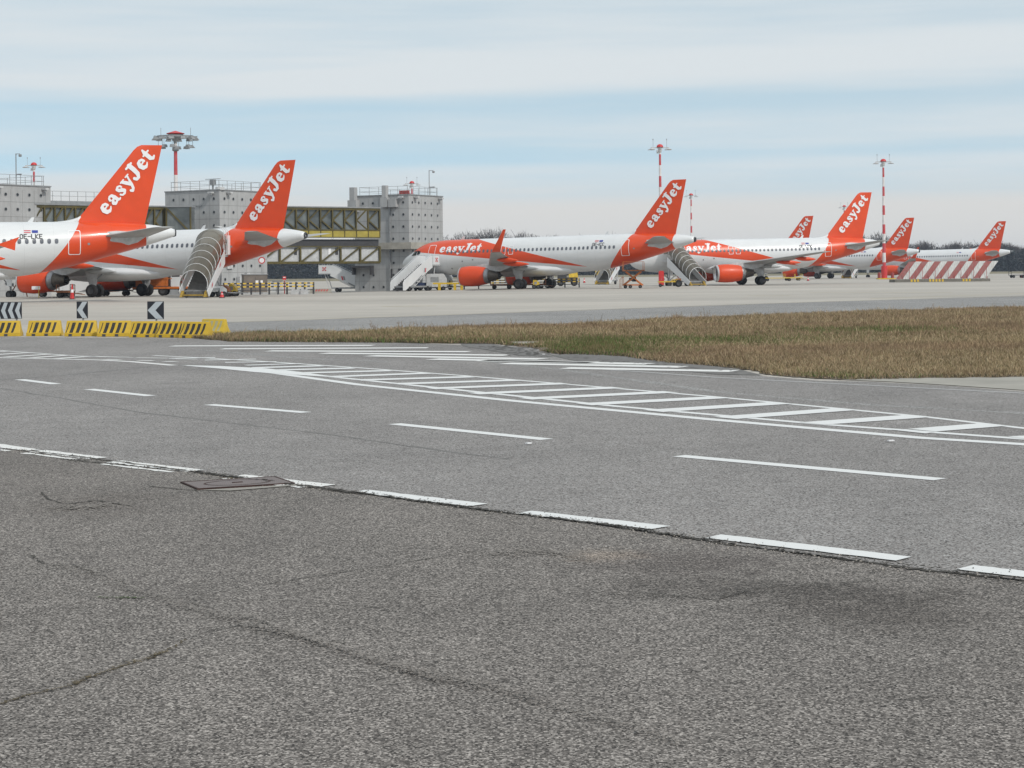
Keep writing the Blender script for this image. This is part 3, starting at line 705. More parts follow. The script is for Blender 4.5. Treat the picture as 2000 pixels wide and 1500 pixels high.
        # main gear
        def leg(sg=sg):
            mb = MB(); y = sg*3.8; mb.tube((0, y, .6), (0, y, 2.3), .11, .14); mb.tube((0, y-.42, .58), (0, y+.42, .58), .09); mb.tube((0, y, 1.4), (0, y-sg*1.3, 2.2), .06)
            mb.tube((0, y, 1.1), (-.8, y, 2.2), .05); return mb
        lg = cached(('leg', sg)+key, leg, 'main_gear', M['grey'], root)
        cached(('gd', sg)+key, lambda sg=sg: MB().prism([(-.95, 2.55), (.5, 2.55), (.42, 1.25), (.12, .72), (-.35, .95)], .05, c=(0, sg*4.05, 0)), 'gear_door', M['lgrey'], lg)
        for dy in (-.46, .46): wheel(lg, (0, sg*3.8+dy, .585), .585, .43)
    nx = 5.07-O
    ng = cached(('ng',)+key, lambda: MB().tube((nx, 0, .4), (nx-.1, 0, 2.1), .08, .1).tube((nx, -.28, .38), (nx, .28, .38), .06).tube((nx, 0, 1.0), (nx-.9, 0, 1.9), .05).box((nx+.1, 0, 1.3), (.25, .3, .3)), 'nose_gear', M['grey'], root)
    cached(('ngd',)+key, lambda: MB().prism([(nx-.2, 1.95), (nx+.5, 1.95), (nx+.45, 1.15), (nx-.1, 1.2)], .04, c=(0, -.42, 0)), 'gear_door', M['white'], ng)
    for dy in (-.26, .26): wheel(ng, (nx, dy, .38), .38, .22)
    # fin
    def fin():
        T = t-O; mb = MB()
        rows = [(5.3, 29.0, 35.15, .09), (5.95, 30.1, 35.32, .085), (6.6, 30.68, 35.47, .085), (8.5, 32.2, 35.92, .085), (10.5, 33.82, 36.38, .085), (11.35, 34.5, 36.57, .08), (11.62, 34.78, 36.63, .08), (11.76, 35.1, 36.66, .07)]
        rings = []
        for z, a, b, tk in rows:
            r = foil(a+T, b+T, 0, tk, 0); rings.append([(x, zz, z) for x, _, zz in r])
        return mb.loft(rings)
    fn = cached(('fin',)+key, fin, 'tail_fin', M['orange'], root, smooth=True, angle=40)
    def dorsal():
        T = t-O; mb = MB(); rings = []
        for x, h, w in [(28.0, 5.93, .02), (28.8, 5.97, .08), (29.4, 6.04, .11), (29.9, 6.14, .12), (30.3, 6.28, .12), (30.6, 6.45, .10)]:
            rings.append([(x+T, -w, 5.7), (x+T, -w*.7, h-.12), (x+T, 0, h), (x+T, w*.7, h-.12), (x+T, w, 5.7)])
        return mb.loft(rings)
    cached(('dors',)+key, dorsal, 'dorsal_fillet', M['white'], root, smooth=True)
    # lettering on the fin, near side (-Y)
    T = t-O
    def fx(x, y):
        sc = 1.36; a = radians(50.5); u, v = (x-.3)*sc, (y-.31)*sc
        X = 32.38+u*cos(a)-v*sin(a); Z = 6.93+u*sin(a)+v*cos(a)
        LE = 30.1+(Z-5.95)*.82; TE = 35.32+(Z-5.95)*.23; c = TE-LE; q = min(.99, max(.01, (X-LE)/c))
        th = .085*c*5*(.2969*sqrt(q)-.126*q-.3516*q*q+.2843*q**3-.1036*q**4)
        return (X+T, -th-.03, Z)
    cached(('fw',)+key, lambda: mesh2d(S, WORD, WORDF, fx), 'lettering', M['letter'], fn)
    cached(('fwx',)+key, lambda: mesh2d(S, WORD, WORDF, fx), 'lettering', M['letter'], fn) if False else None
    # apu exhaust
    e = S.sec[-1][0]-O
    cached(('apu',)+key, lambda: MB().lathe([(-.28, .345), (0, .295), (.12, .25), (.12, .16), (-.1, .14)], (e, 0, 5.07), 'x', 20), 'tail_exhaust', M['darkgrey'], root, smooth=True, angle=50)
    # fuselage lettering
    tx0 = 6.05
    def fl(x, y):
        X = tx0+(x+.14*y)*1.28; return S.surf(X, 4.45+y*1.10, .014)
    cached(('fl',)+key, lambda: mesh2d(S, WORD, WORDF, fl), 'lettering', M['letter'], fu)
    # doors
    def door(x, z0, z1, w, r=.12, nm='cabin_door'):
        cached(('door', round(x, 2), z0)+key, lambda: outline(S, x-w/2, x+w/2, z0, z1, r, .055), nm, M['letter'], fu)
    door(5.05, 3.45, 5.38, .95); door(29.85+t, 3.45, 5.28, .92)
    ov = [14.3, 15.35] if not short else [12.9, 13.85]
    if not short: ov = [14.6, 15.6]
    for x in ov: door(x, 3.98, 5.05, .62, nm='overwing_exit')
    # windows
    last = 28.55+t; first = 6.9; nwin = int((last-first)/.533)
    for i in range(nwin+1):
        x = last-i*.533
        def win(x=x): 
            o = round_rect_path(x-.13, x+.13, 4.29, 4.66, .11, 4); mb = MB(); n = len(o)
            mb.add([S.surf(q, z, .016) for q, z in o]+[S.surf(x, 4.475, .016)], [(k, (k+1) % n, n) for k in range(n)]); return mb
        cached(('win', i)+key, win, 'cabin_window', M['window'], fu)
    # cockpit windows on the near side
    for k, P in enumerate([[(1.95, 4.18), (2.72, 4.22), (2.86, 4.80), (2.30, 4.72)], [(2.84, 4.22), (3.35, 4.30), (3.40, 4.66), (2.96, 4.80)]]):
        def cw(P=P):
            mb = MB(); n = 6
            g = []
            for a in range(n+1):
                for b in range(n+1):
                    u, v = a/n, b/n
                    x = (1-u)*((1-v)*P[0][0]+v*P[3][0])+u*((1-v)*P[1][0]+v*P[2][0]); z = (1-u)*((1-v)*P[0][1]+v*P[3][1])+u*((1-v)*P[1][1]+v*P[2][1])
                    g.append(S.surf(x, z, .02))
            mb.add(g, [(a*(n+1)+b, (a+1)*(n+1)+b, (a+1)*(n+1)+b+1, a*(n+1)+b+1) for a in range(n) for b in range(n)]); return mb
        cached(('cw', k)+key, cw, 'cockpit_window', M['glass'], fu)
    def plate():
        mb = MB(); P = [(32.3, 5.15), (33.0, 5.22), (34.2, 5.15), (35.25, 4.80), (34.6, 4.35), (33.9, 4.15), (32.5, 4.45)]; OFFP = .07; P = [(x+t, z) for x, z in P]
        c = (33.5+t, 4.75); n = len(P); vs = [S.surf(c[0], c[1], OFFP)]
        for f in (.5, 1): vs += [S.surf(c[0]+(x-c[0])*f, c[1]+(z-c[1])*f, OFFP if f < 1 else .03) for x, z in P]
        return mb.add(vs, [(0, 1+k, 1+(k+1) % n) for k in range(n)] + [(1+k, 1+n+k, 1+n+(k+1) % n, 1+(k+1) % n) for k in range(n)])
    cached(('plate',)+key, plate, 'stabiliser_plate', M['lgrey'], fu)
    # antennas
    cached(('ant',)+key, lambda: MB().prism([(8-O, 5.9), (8.45-O, 5.9), (8.55-O, 6.35), (8.35-O, 6.35)], .04).prism([(26.6+t-O, 5.9), (27+t-O, 5.9), (27.15+t-O, 6.3), (26.95+t-O, 6.3)], .04).prism([(13-O, 5.9), (13.3-O, 5.9), (13.35-O, 6.1), (13.2-O, 6.1)], .04), 'antenna', M['white'], fu)
    # flags and registration
    if flags:
        xf = 26.15+t+ (0.15 if short else 0)
        def rect(x0, x1, z0, z1):
            mb = MB(); vs = []; 
            for i in range(3):
                z = z0+(z1-z0)*i/2; vs += [S.surf(x0, z, .017), S.surf(x1, z, .017)]
            return mb.add(vs, [(0, 1, 3, 2), (2, 3, 5, 4)])
        cached(('f1',)+key, lambda: rect(xf-.05, xf+.43, 5.24, 5.30), 'national_flag', M['flagred'], fu)
        cached(('f2',)+key, lambda: rect(xf-.05, xf+.43, 5.10, 5.16), 'national_flag', M['flagred'], fu)
        cached(('f3',)+key, lambda: rect(xf+.52, xf+.95, 5.10, 5.30), 'union_flag', M['flagblue'], fu)
        if reg:
            V, Fc, w = REGS[reg]; sc = .52
            def rx(x, y): return S.surf(xf+.45+(x-w/2)*sc*1.05, 4.66+y*sc*.85, .017)
            mesh2d(S, V, Fc, rx).build('registration', M['darkgrey'], fu)
    for k, (x, z) in enumerate([(9.2, 3.35), (10.6, 3.5), (7.6, 2.55), (30.9+t, 4.25)]):
        cached(('port', k)+key, lambda x=x, z=z: outline(S, x-.09, x+.09, z-.08, z+.08, .04, .075, .015), 'service_port', M['grey'], fu)
    return root
def fan(ec):
    mb = MB(); cx, cy, cz = ec; X = cx+.85
    n = 24
    for i in range(n):
        a = 2*pi*i/n; b = a+.2
        mb.add([(X-.05, cy+.22*cos(a), cz+.22*sin(a)), (X+.05, cy+.86*cos(a), cz+.86*sin(a)), (X+.12, cy+.86*cos(b), cz+.86*sin(b)), (X+.02, cy+.22*cos(b), cz+.22*sin(b))], [(0, 1, 2, 3)])
    mb.lathe([(.5, .01), (.7, .15), (.85, .24), (.95, .24)], ec, 'x', 16); mb.lathe([(1.15, .01), (1.15, .9)], ec, 'x', 20)
    return mb

p1 = airliner('nearest jet at the left edge, registration OE-LKE, its nose outside the picture', (318, 281.6), 136.7, -19.8, True, 'fence', 'OE-LKE', .3)
p2 = airliner('jet with a tube-covered stair at its rear door, nose behind the nearest jet', (580, 311.5), 157.7, 24, False, 'none', None, .7, flags=False)
p3 = airliner('middle jet seen whole, with upturned orange winglet and white stairs at its nose', (1343, 350.7), 198, 27.5, False, 'sharklet', 'OE-ICC', .8)
p4 = airliner('short jet right of the middle, wing stretching towards the camera, registration OE-LKW', (1704.5, 375), 235, -11, True, 'none', 'OE-LKW', .7)
p5 = airliner('jet whose tail stands just right of the tall red and white mast foot', (1787, 427.5), 355, 30, False, 'none', None, .7)
p6 = airliner('farthest right jet, partly behind the red and white striped blast fence', (1966, 432), 388, 32, False, 'sharklet', None, .7)
p7 = airliner('jet of which only the fin shows above the short jet with the long near wing', (1590, 422), 337, 30, False, 'none', None, .7, flags=False)
# ------------------------------------------------------------------ towers of the boarding bridges
def rotz(a): return Matrix.Rotation(a, 3, 'Z')
def tower(label, px, d, ang, rows, toph, skipL=(), cams=True, pole=None):
    """near vertical edge stands at photo column px, distance d; left face runs away to the left by ang"""
    c = gx(px, d); a = radians(ang)
    # local frame: origin at the near edge, -X along the left face, +Y along the right face
    root = thing('concrete_tower', label, 'tower', c, -a, 'grey concrete towers carrying the boarding bridges')
    L = 8.1; Z = toph-c.z
    MB().box((-L/2, L/2, Z/2-.5), (L, L, Z+1)).build('wall', M['tower'], root)
    jb = MB()
    z = Z-.95
    zs = []
    while z > .3: zs.append(z); z -= 1.5
    for z in zs:
        jb.box((-L/2, -.001, z-.75), (L-.004, .012, .028)); jb.box((.001, L/2, z-.75), (.012, L-.004, .028))
    for k in range(1, 6):
        jb.box((-k*1.5+.05, -.001, Z/2-.2), (.02, .010, Z-.5)); jb.box((.001, k*1.5-.05, Z/2-.2), (.010, .02, Z-.5))
    jb.build('panel_joint', M['joint'], root)
    for r, z in enumerate(zs):
        for k in range(5):
            for face in (0, 1):
                if face == 0 and (r, k) in skipL: continue
                u = .8+k*1.5
                cc = (-u, -.02, z) if face == 0 else (.02, u, z)
                ax = 'y' if face == 0 else 'x'
                mb = MB(); mb.lathe([(0, .01), (0, .15)], cc, ax, 12); mb.lathe([(-.02, .15), (-.02, .19), (.03, .2)], cc, ax, 12, 1) if face == 0 else mb.lathe([(.02, .15), (.02, .19), (-.03, .2)], cc, ax, 12, 1)
                mb.build('porthole', [M['glass'], M['grey']], root)
    MB().box((-L/2, -.03, Z+.02), (L+.1, .12, .12)).box((.03, L/2, Z+.02), (.12, L+.1, .12)).box((-L/2, L+.03, Z+.02), (L+.1, .12, .12)).box((-L-.03, L/2, Z+.02), (.12, L+.1, .12)).build('parapet_cap', M['grey'], root)
    rl = MB()
    for h in (.55, 1.1):
        rl.tube((-L+.4, .5, Z+h), (-.5, .5, Z+h), .022, n=6); rl.tube((-.5, .5, Z+h), (-.5, L-.4, Z+h), .022, n=6)
        rl.tube((-L+.4, L-.5, Z+h), (-.5, L-.5, Z+h), .022, n=6); rl.tube((-L+.4, .5, Z+h), (-L+.4, L-.5, Z+h), .022, n=6)
    for k in range(6):
        for q in ((-.5-k*1.42, .5), (-.5, .5+k*1.38), (-.5-k*1.42, L-.5)): rl.tube((q[0], q[1], Z), (q[0], q[1], Z+1.12), .028, n=6)
    rl.build('roof_railing', M['grey'], root)
    if cams:
        for q, dr in (((-1.0, -.3), 1), ((.35, 1.3), 1), ((.35, L-1.0), 1)):
            MB().box((q[0], q[1], Z-.28), (.6, .45, .18)).box((q[0], q[1], Z-.45), (.25, .2, .2)).build('floodlight', M['lgrey'], root)
    if pole:
        mb = MB(); x, y = pole; mb.tube((x, y, Z), (x, y, Z+3.3), .05, n=8); mb.tube((x, y, Z+3.25), (x+.6, y, Z+3.25), .035, n=6); mb.lathe([(-.28, .02), (-.25, .15), (-.05, .17), (0, .1)], (x+.65, y, Z+3.2), 'z', 10)
        mb.box((x+.4, y, Z+1.15), (.8, .12, .12)); mb.build('camera_pole', M['grey'], root)
    return root, Z, L
tA, zA, LA = tower('concrete tower at the left edge with a camera pole on its roof', -24, 179, 35, 7, 11.2, pole=(-.9, 4.4))
tB, zB, LB = tower('concrete tower behind the second jet with a square radar post on its roof', 430, 199, 32, 7, 11.35)
tC, zC, LC = tower('concrete tower standing free behind the nose of the middle jet', 799.6, 222, 29, 8, 11.65, pole=(-.7, 6.0), skipL={(r, k) for r in range(1, 6) for k in (3, 4)} | {(1, 2), (2, 2), (3, 2), (4, 2), (5, 2), (6, 2)})
# radar post on tower B
MB().tube((-2.0, 1.2, zB), (-2.0, 1.2, zB+.7), .1, n=8).box((-2.0, 1.2, zB+.95), (.55, .45, .6)).box((-2.0, 1.2, zB+1.32), (2.2, .1, .06)).build('radar_post', M['grey'], tB)
for X in (-.3,): MB().tube((X, .45, zB), (X, .45, zB+.35), .55, .5, n=14).build('beacon_cluster', M['lgrey'], tB)
mb = MB()
for k in range(6): mb.tube((-.3-.26*k, .5, zC+.1), (-.3-.26*k, .5, zC+.55), .11, n=8)
mb.box((-.95, .5, zC+.08), (1.8, .4, .1)); mb.build('beacon_cluster', M['dred'], tC)
# tower C: corner posts, brackets, ledge, cable duct, dark door slot
for c_, d_ in [((-LC+.1, -.35, zC+.3), (.75, .7, 1.6)), ((-LC+.1, -.36, zC-1.25), (1.3, .75, 1.48)), ((-3.3, -.3, zC+.45), (.6, .6, 1.5)), ((-3.3, -.33, zC-.9), (1.0, .6, 1.18)), ((-2.1, -.3, zC-1.0), (1.1, .6, 1.0))]: MB().box(c_, d_).build('bracket_block', M['tower'], tC)
MB().box((-3.2, -.35, 5.55), (7.9, .75, .82)).box((.35, 1.6, 5.55), (.75, 3.9, .82)).build('ledge', M['ledge'], tC)
MB().box((-2.75, -.12, 5.0), (.14, .2, 10.6)).build('cable_duct', M['grey'], tC)
MB().box((-2.6, -.06, 1.35), (.22, .12, 2.7)).build('door_gap', M['darkgrey'], tC)
MB().box((-.9, -.05, 2.6), (1.4, .1, .25)).build('sign_board', M['darkgrey'], tC)
MB().box((-6.7, -.4, 3.0), (2.9, .8, .25)).box((-5.3, -.4, 2.5), (.16, .7, 1.0)).box((-8.0, -.4, 2.5), (.16, .7, 1.0)).build('bridge_bracket', M['darkgrey'], tC)

# boarding bridges: glazed corridor above, service corridor below
def bridge(label, pL, dL, pR, dR, ztop, zband0, zband1, low=None, bays=None, thick=2.6, railing=None):
    a, b = gx(pL, dL), gx(pR, dR); d = Vector((b.x-a.x, b.y-a.y, 0)); L = d.length; ang = atan2(d.y, d.x)
    root = thing('boarding_bridge', label, 'boarding bridge', (a.x, a.y, 0), ang, 'yellow framed boarding bridges between the towers')
    n = bays or max(3, int(round(L/1.5))); s = L/n
    MB().box((L/2, thick/2, ztop+.06), (L+.3, thick+.3, .14)).build('roof', M['grey'], root)
    fr = MB()
    for y in (0,):
        fr.box((L/2, y, ztop-.16), (L, .16, .26)); fr.box((L/2, y, zband1+.08), (L, .16, .18))
        for k in range(n+1): fr.box((k*s, y-.01, (ztop+zband1)/2), (.18, .20, ztop-zband1-.1))
        zm = (ztop+zband1)/2-.1
        for k in range(n):
            fr.beam((k*s+.06, y-.03, zm), ((k+1)*s-.25, y-.03, ztop-.25), .10, .16); fr.beam((k*s+.06, y-.034, zm), ((k+1)*s-.1, y-.034, zband1+.15), .10, .16)
    fr.build('truss', M['oliveyellow'], root)
    for k in range(n):
        if low and k == n-2: continue
        MB().box(((k+.5)*s, .14, (ztop+zband1)/2), (s-.01, .05, ztop-zband1-.1)).build('window', M['corridor'], root)
        if not (low and k == n-2): pass
    MB().box((L/2-(s if low else 0), thick-.05, (ztop+zband1)/2), (L-(4.2*s if low else 0), .08, ztop-zband1)).build('rear_wall', M['grey'], root)
    MB().box((L/2, thick/2, zband1-.06), (L, thick, .12)).build('floor', M['darkgrey'], root)
    bd = MB(); bd.box((L/2, 0, (zband0+zband1)/2), (L, .14, zband1-zband0))
    bd.build('side_band', M['bandyellow'], root)
    rb = MB()
    for k in range(n+1): rb.box((k*s, -.1, (zband0+zband1)/2), (.08, .08, zband1-zband0))
    rb.box((L/2, -.06, zband0-.02), (L, .22, .1)); rb.build('band_rib', M['oliveyellow'], root)
    if low:
        z0, z1 = low
        MB().box((L/2, thick/2, (zband0+z1)/2-.1), (L, thick*.8, zband0-z1-.3)).build('dark_gap_fill', M['darkgrey'], root)  # dark-coloured box stands in for the shaded gap between the two storeys
        MB().box((L/2, .25, (z0+z1)/2), (L, .1, z1-z0)).build('lower_wall', M['lgrey'], root)
        MB().box((L/2, thick/2, z0-.08), (L, thick, .16)).build('lower_floor', M['darkgrey'], root)
        lt = MB(); lt.box((L/2, 0, z0), (L, .2, .28)); lt.box((L/2, 0, z1), (L, .2, .12)); m = max(3, int(n*.62)); q = L/m
        for k in range(m+1): lt.box((k*q, -.01, (z0+z1)/2), (.2, .2, z1-z0))
        for k in range(m): lt.beam((k*q+.1, -.03, z0+.1), ((k+1)*q-.1, -.03, z1-.1), .12, .16)
        lt.build('lower_truss', M['oliveyellow'], root)
        for k, u in enumerate((.30, .58, .64)):
            MB().box((L*u, .17, z1-.6), (.35, .06, .75)).build('corridor_hatch', M['letter'] if k == 1 else M['darkgrey'], root)
    if railing:
        u0, u1, h = railing; mb = MB(); mb.box(((u0+u1)/2*L, thick*.7, ztop+h/2+.14), ((u1-u0)*L, thick*.7, h)); mb.build('roof_block', M['grey'], root)
        rl = MB(); k0, k1 = u0*L, u1*L; z = ztop+h+.14
        for hh in (.5, 1.0): rl.tube((k0, thick*.4, z+hh), (k1, thick*.4, z+hh), .022, n=6)
        m = 9
        for k in range(m+1): x = k0+(k1-k0)*k/m; rl.tube((x, thick*.4, z), (x, thick*.4, z+1.0), .026, n=6)
        rl.build('railing', M['grey'], root)
    return root
bridge('yellow truss bridge with dark glass starting at the left edge tower', 67, 184, 376, 196, 9.30, 5.6, 6.45, None, 16, railing=(.09, .55, .35))
bridge('two-storey yellow truss bridge ending at the free-standing tower', 506, 207, 742, 216, 9.75, 6.25, 7.0, (3.25, 5.15), 10)
# raised end of the first bridge
o = thing('boarding_bridge', 'short dark corridor head hanging in front of the tower behind the second jet', 'boarding bridge', gx(352, 194), 0); 
MB().box((0, .6, 8.0), (2.6, 2.6, 3.0)).build('cabin', M['corridor'], o); MB().box((0, .6, 9.55), (2.8, 2.8, .14)).build('roof', M['grey'], o)
mb = MB()
for x in (-1.3, 1.3): mb.box((x, -.72, 8.0), (.16, .14, 3.0))
mb.beam((-1.2, -.78, 9.3), (1.2, -.78, 6.8), .1, .16); mb.box((0, -.72, 6.5), (2.7, .14, .2)); mb.build('truss', M['oliveyellow'], o)
MB().box((0, .6, 3.2), (.5, .5, 6.6)).build('column', M['grey'], o)

# ------------------------------------------------------------------ floodlight masts
def stripes(name, n, z0, L, first_red=True):
    t = NT(name); sp = t.node('ShaderNodeSeparateXYZ'); t.l.new(t.node('ShaderNodeTexCoord').outputs['Object'], sp.inputs[0])
    f = t.m('LESS_THAN', t.m('FRACT', t.m('DIVIDE', t.m('SUBTRACT', sp.outputs[2], z0), 2*L)), .5)
    nz = t.noise(t.coord(), 1.5, 3); c = t.mix(f, (.68, .66, .66), (.50, .035, .045)); c = t.mix(t.rng(nz, .4, .7, 0, .25), c, (.35, .3, .3)); t.set(c, .5); return t.mat
M['mast'] = stripes('mast_bands', 1, 20.3-1.72*15, 1.72)
M['bigmast'] = stripes('tall_mast_bands', 1, 18.6-3.1*7, 3.1)
def mast(label, px, d, base=None):
    root = thing('floodlight_mast', label, 'floodlight mast', gx(px, d), random.uniform(-.15, .15), 'red and white floodlight masts')
    MB().tube((0, 0, 0), (0, 0, 21.4), .34, .16, 14).build('pole', M['mast'], root, smooth=True, angle=60)
    MB().lathe([(21.42, .4), (21.44, .54), (21.65, .5), (21.85, .3), (21.92, .03)], (0, 0, 0), 'z', 16).build('top_cap', M['red'], root, smooth=True, angle=50)
    MB().box((0, 0, 21.35), (2.9, .18, .16)).box((0, 0, 21.2), (.16, 1.6, .12)).lathe([(20.6, .2), (20.7, .28), (21.2, .36), (21.35, .38)], (0, 0, 0), 'z', 14).box((-.35, 0, 20.7), (.35, .3, .5)).build('head_frame', M['lgrey'], root)
    for x in (-1.35, 1.35):
        for y in (-.35, .35):
            MB().lathe([(-.16, .42), (-.04, .32), (.05, .1)], (x, y, 21.2), 'z', 10).box((x, y, 21.03), (1.0, .45, .08)).build('lamp', M['lgrey'], root)
    for x in (-1.1, 1.1): MB().tube((x, 0, 21.3), (x, 0, 22.6), .025, n=5).box((x, 0, 22.65), (.12, .1, .2)).build('lightning_rod', M['grey'], root)
    if base:
        MB().box((0, 0, .1), (2.4, 2.4, .2)).build('foot', M['yellow'], root)
        MB().tube((0, 0, .2), (0, 0, 2.4), .55, .55, 14).build('guard_sleeve', M['red'], root)
    return root
mast('far mast left of the nearest tail, above the end of the left bridge', 68, 307)
mast('mast head peeping above the roof of the free-standing tower', 806, 382)
mast('mast left of the middle jet fin, lower end hidden behind it', 1291, 283)
mast('smaller mast just right of the middle jet fin', 1351, 465)
mast('farthest mast, head only, left of the short jet fin', 1650, 561)
mast('tallest looking mast on the right, its banded pole visible down to the ground', 1727, 326, True)
root = thing('floodlight_mast', 'big crown mast with many hanging lamps behind the tower of the second jet', 'floodlight mast', gx(345, 235), 0)
MB().tube((0, 0, 0), (0, 0, 20.0), .34, .22, 16).build('pole', M['bigmast'], root, smooth=True, angle=60)
MB().lathe([(20.85, 1.1), (20.95, 1.2), (21.2, .4), (21.3, .03)], (0, 0, 0), 'z', 18).build('top_cap', M['red'], root, smooth=True, angle=50)
mb = MB().lathe([(18.6, .25), (18.7, .45), (19.1, .42), (19.4, .18), (19.9, .28), (20.5, .8), (20.8, .9)], (0, 0, 0), 'z', 16)
for k in range(12):
    a = 2*pi*k/12; mb.beam((.3*cos(a), .3*sin(a), 20.3), (2.9*cos(a), 2.9*sin(a), 20.55), .08, .08)
n = 28
for k in range(n): a, b = 2*pi*k/n, 2*pi*(k+1)/n; mb.beam((2.4*cos(a), 2.4*sin(a), 20.5), (2.4*cos(b), 2.4*sin(b), 20.5), .07, .22)
mb.build('head_frame', M['grey'], root)
M['lampglass'] = flat('lamp_glass', (.22, .30, .38), .2)
for k in range(12):
    a = 2*pi*k/12; r = 2.75; q = rotz(a)
    for z, rr, on in ((20.3, 2.8, True), (19.25, 2.25, k % 3 != 1)):
        if not on: continue
        c = Vector((rr*cos(a), rr*sin(a), z)); mb = MB()
        mb.loft([[c+q@Vector(p) for p in ring] for ring in ([(-.35, -.32, -.22), (.3, -.32, -.22), (.3, .32, -.22), (-.35, .32, -.22)], [(-.3, -.26, .12), (.0, -.26, .16), (.0, .26, .16), (-.3, .26, .12)])])
        mb.tube(c+Vector((0, 0, .1)), c+Vector((0, 0, 1.2 if z < 20 else .25)), .03, n=5); mb.build('lamp', [M['grey']], root)
for x in (-1.9, 2.0): MB().tube((x, 0, 20.6), (x, 0, 21.7), .03, n=5).build('lightning_rod', M['grey'], root)

# ------------------------------------------------------------------ passenger stairs
def checker(parent, c, s, rot=0):
    mb = MB()
    for i in range(3):
        for j in range(3):
            if (i+j) % 2 == 0: mb.box((c[0]+(i-1)*s, c[1], c[2]+(j-1)*s), (s, .02, s))
    return mb.build('chequer_mark', M['red'], parent)
def covered_stair(label, loc, ang, rise=3.5, run=5.0, wid=1.7):
    """local: platform at origin side, stairs go down towards -Y"""
    root = thing('covered_passenger_stairs', label, 'passenger stairs', loc, ang, 'tube covered passenger stairs')
    n = 18; w = wid/2
    st = MB()
    for k in range(n): y = -run*k/n; z = rise*(1-(k+.5)/n); st.box((0, y-run/n/2-.0, z), (wid-.1, run/n+.03, .06)); st.box((0, y-.01, z+rise/n/2), (wid-.1, .02, rise/n-.06))
    st.build('steps', M['dsteps'], root)
    for s in (-1, 1):
        MB().add([(s*(w+.3), .1, rise-.75), (s*(w+.3), .1, rise+.45), (s*(w+.3), -run-.15, .55), (s*(w+.3), -run+.35, .05), (s*(w+.36), .1, rise-.75), (s*(w+.36), .1, rise+.45), (s*(w+.36), -run-.15, .55), (s*(w+.36), -run+.35, .05)],
                 [(0, 1, 2, 3), (4, 7, 6, 5), (0, 4, 5, 1), (1, 5, 6, 2), (2, 6, 7, 3), (3, 7, 4, 0)]).build('side_panel', M['white'], root)
    mb = MB(); x = w+.375
    for u, sc in ((.25, .16), (.72, .16)):
        y, z = -run*u, rise*(1-u)+.1
        for i in range(3):
            mb.add([(x, y-.10-.12*i, z-.15-.08*i), (x, y-.02-.12*i, z-.15-.08*i), (x, y-.02-.12*i+.08, z+.2-.08*i), (x, y-.10-.12*i+.08, z+.2-.08*i)], [(0, 1, 2, 3)], 0)
    mb.build('operator_logo', M['flagred'], root)
    # canopy tube
    def ring(y, z):
        R = w+.34; pts = []
        for i in range(17): a = radians(-16+212*i/16); pts.append((R*cos(a), y, z+1.12+R*sin(a)*.98))
        return pts
    path = [(1.0, rise), (.2, rise), (-.5, rise-.1)] + [(-run*k/12, rise*(1-k/12)) for k in range(2, 13)]
    cn = MB(); rings = [ring(y, z) for y, z in path]; cn.loft(rings, closed=False, cap0=False, cap1=False); cn.build('canopy', M['canopy'], root, smooth=True)
    for k in range(7):
        u = .06+.94*k/6; y, z = -run*u, rise*(1-u); r = ring(y, z); hb = MB()
        for a, b in zip(r[:-1], r[1:]): hb.tube(a, b, .028, n=6)
        hb.build('hoop', M['white'], root)
    # platform with cage at the aircraft door
    MB().box((0, .65, rise-.08), (wid+.5, 1.5, .14)).build('platform', M['lgrey'], root)
    cg = MB()
    for x in (w+.3,):
        for y in (0, .7, 1.35): cg.tube((x, y, rise), (x, y, rise+2.0), .035, n=6)
        for z in (.05, 1.0): cg.tube((x, 0, rise+z), (x, 1.35, rise+z), .035, n=6)
        for y in (0, .7, 1.35):
            prev = Vector((x, y, rise+2.0))
            for i in range(1, 7): a = pi/2*i/6; q = Vector((x-(x)*.7*(1-cos(a)), y, rise+2.0+.55*sin(a))); cg.tube(prev, q, .03, n=6); prev = q
    cg.build('cage_frame', M['white'], root)
    MB().box((w+.42, 1.1, rise+.9), (.1, .6, 1.7)).build('cage_panel', M['letter'], root)
    # chassis
    MB().box((0, -run*.45, .55), (wid+.2, run*.85, .18)).build('chassis', M['grey'], root)
    sp = MB()
    for s in (-1, 1):
        sp.beam((s*(w-.1), .2, .5), (s*(w-.1), .6, rise-.15), .12, .12); sp.beam((s*(w-.1), .5, .6), (s*(w-.1), -1.8, rise-1.6), .09, .09)
    sp.build('support_legs', M['lgrey'], root)
    for s in (-1, 1):
        MB().add([(s*(w+.02), -run-.25, .05), (s*(w+.02), -run+.55, .05), (s*(w+.02), -run+.3, .6), (s*(w+.25), -run-.25, .05), (s*(w+.25), -run+.55, .05), (s*(w+.25), -run+.3, .6)], [(0, 1, 2), (3, 5, 4), (0, 3, 4, 1), (1, 4, 5, 2), (2, 5, 3, 0)]).build('outrigger', M['dullyellow'], root)
        for y in (-run*.2, -run*.8): wheel(root, (0, 0, 0), .3, .22).matrix_local = Matrix.Translation((s*(w+.02), y, .3)) @ Matrix.Rotation(pi/2, 4, 'Z')
    MB().box((0, -run-.1, .22), (wid, .1, .12)).build('bumper', M['dullyellow'], root)
    return root
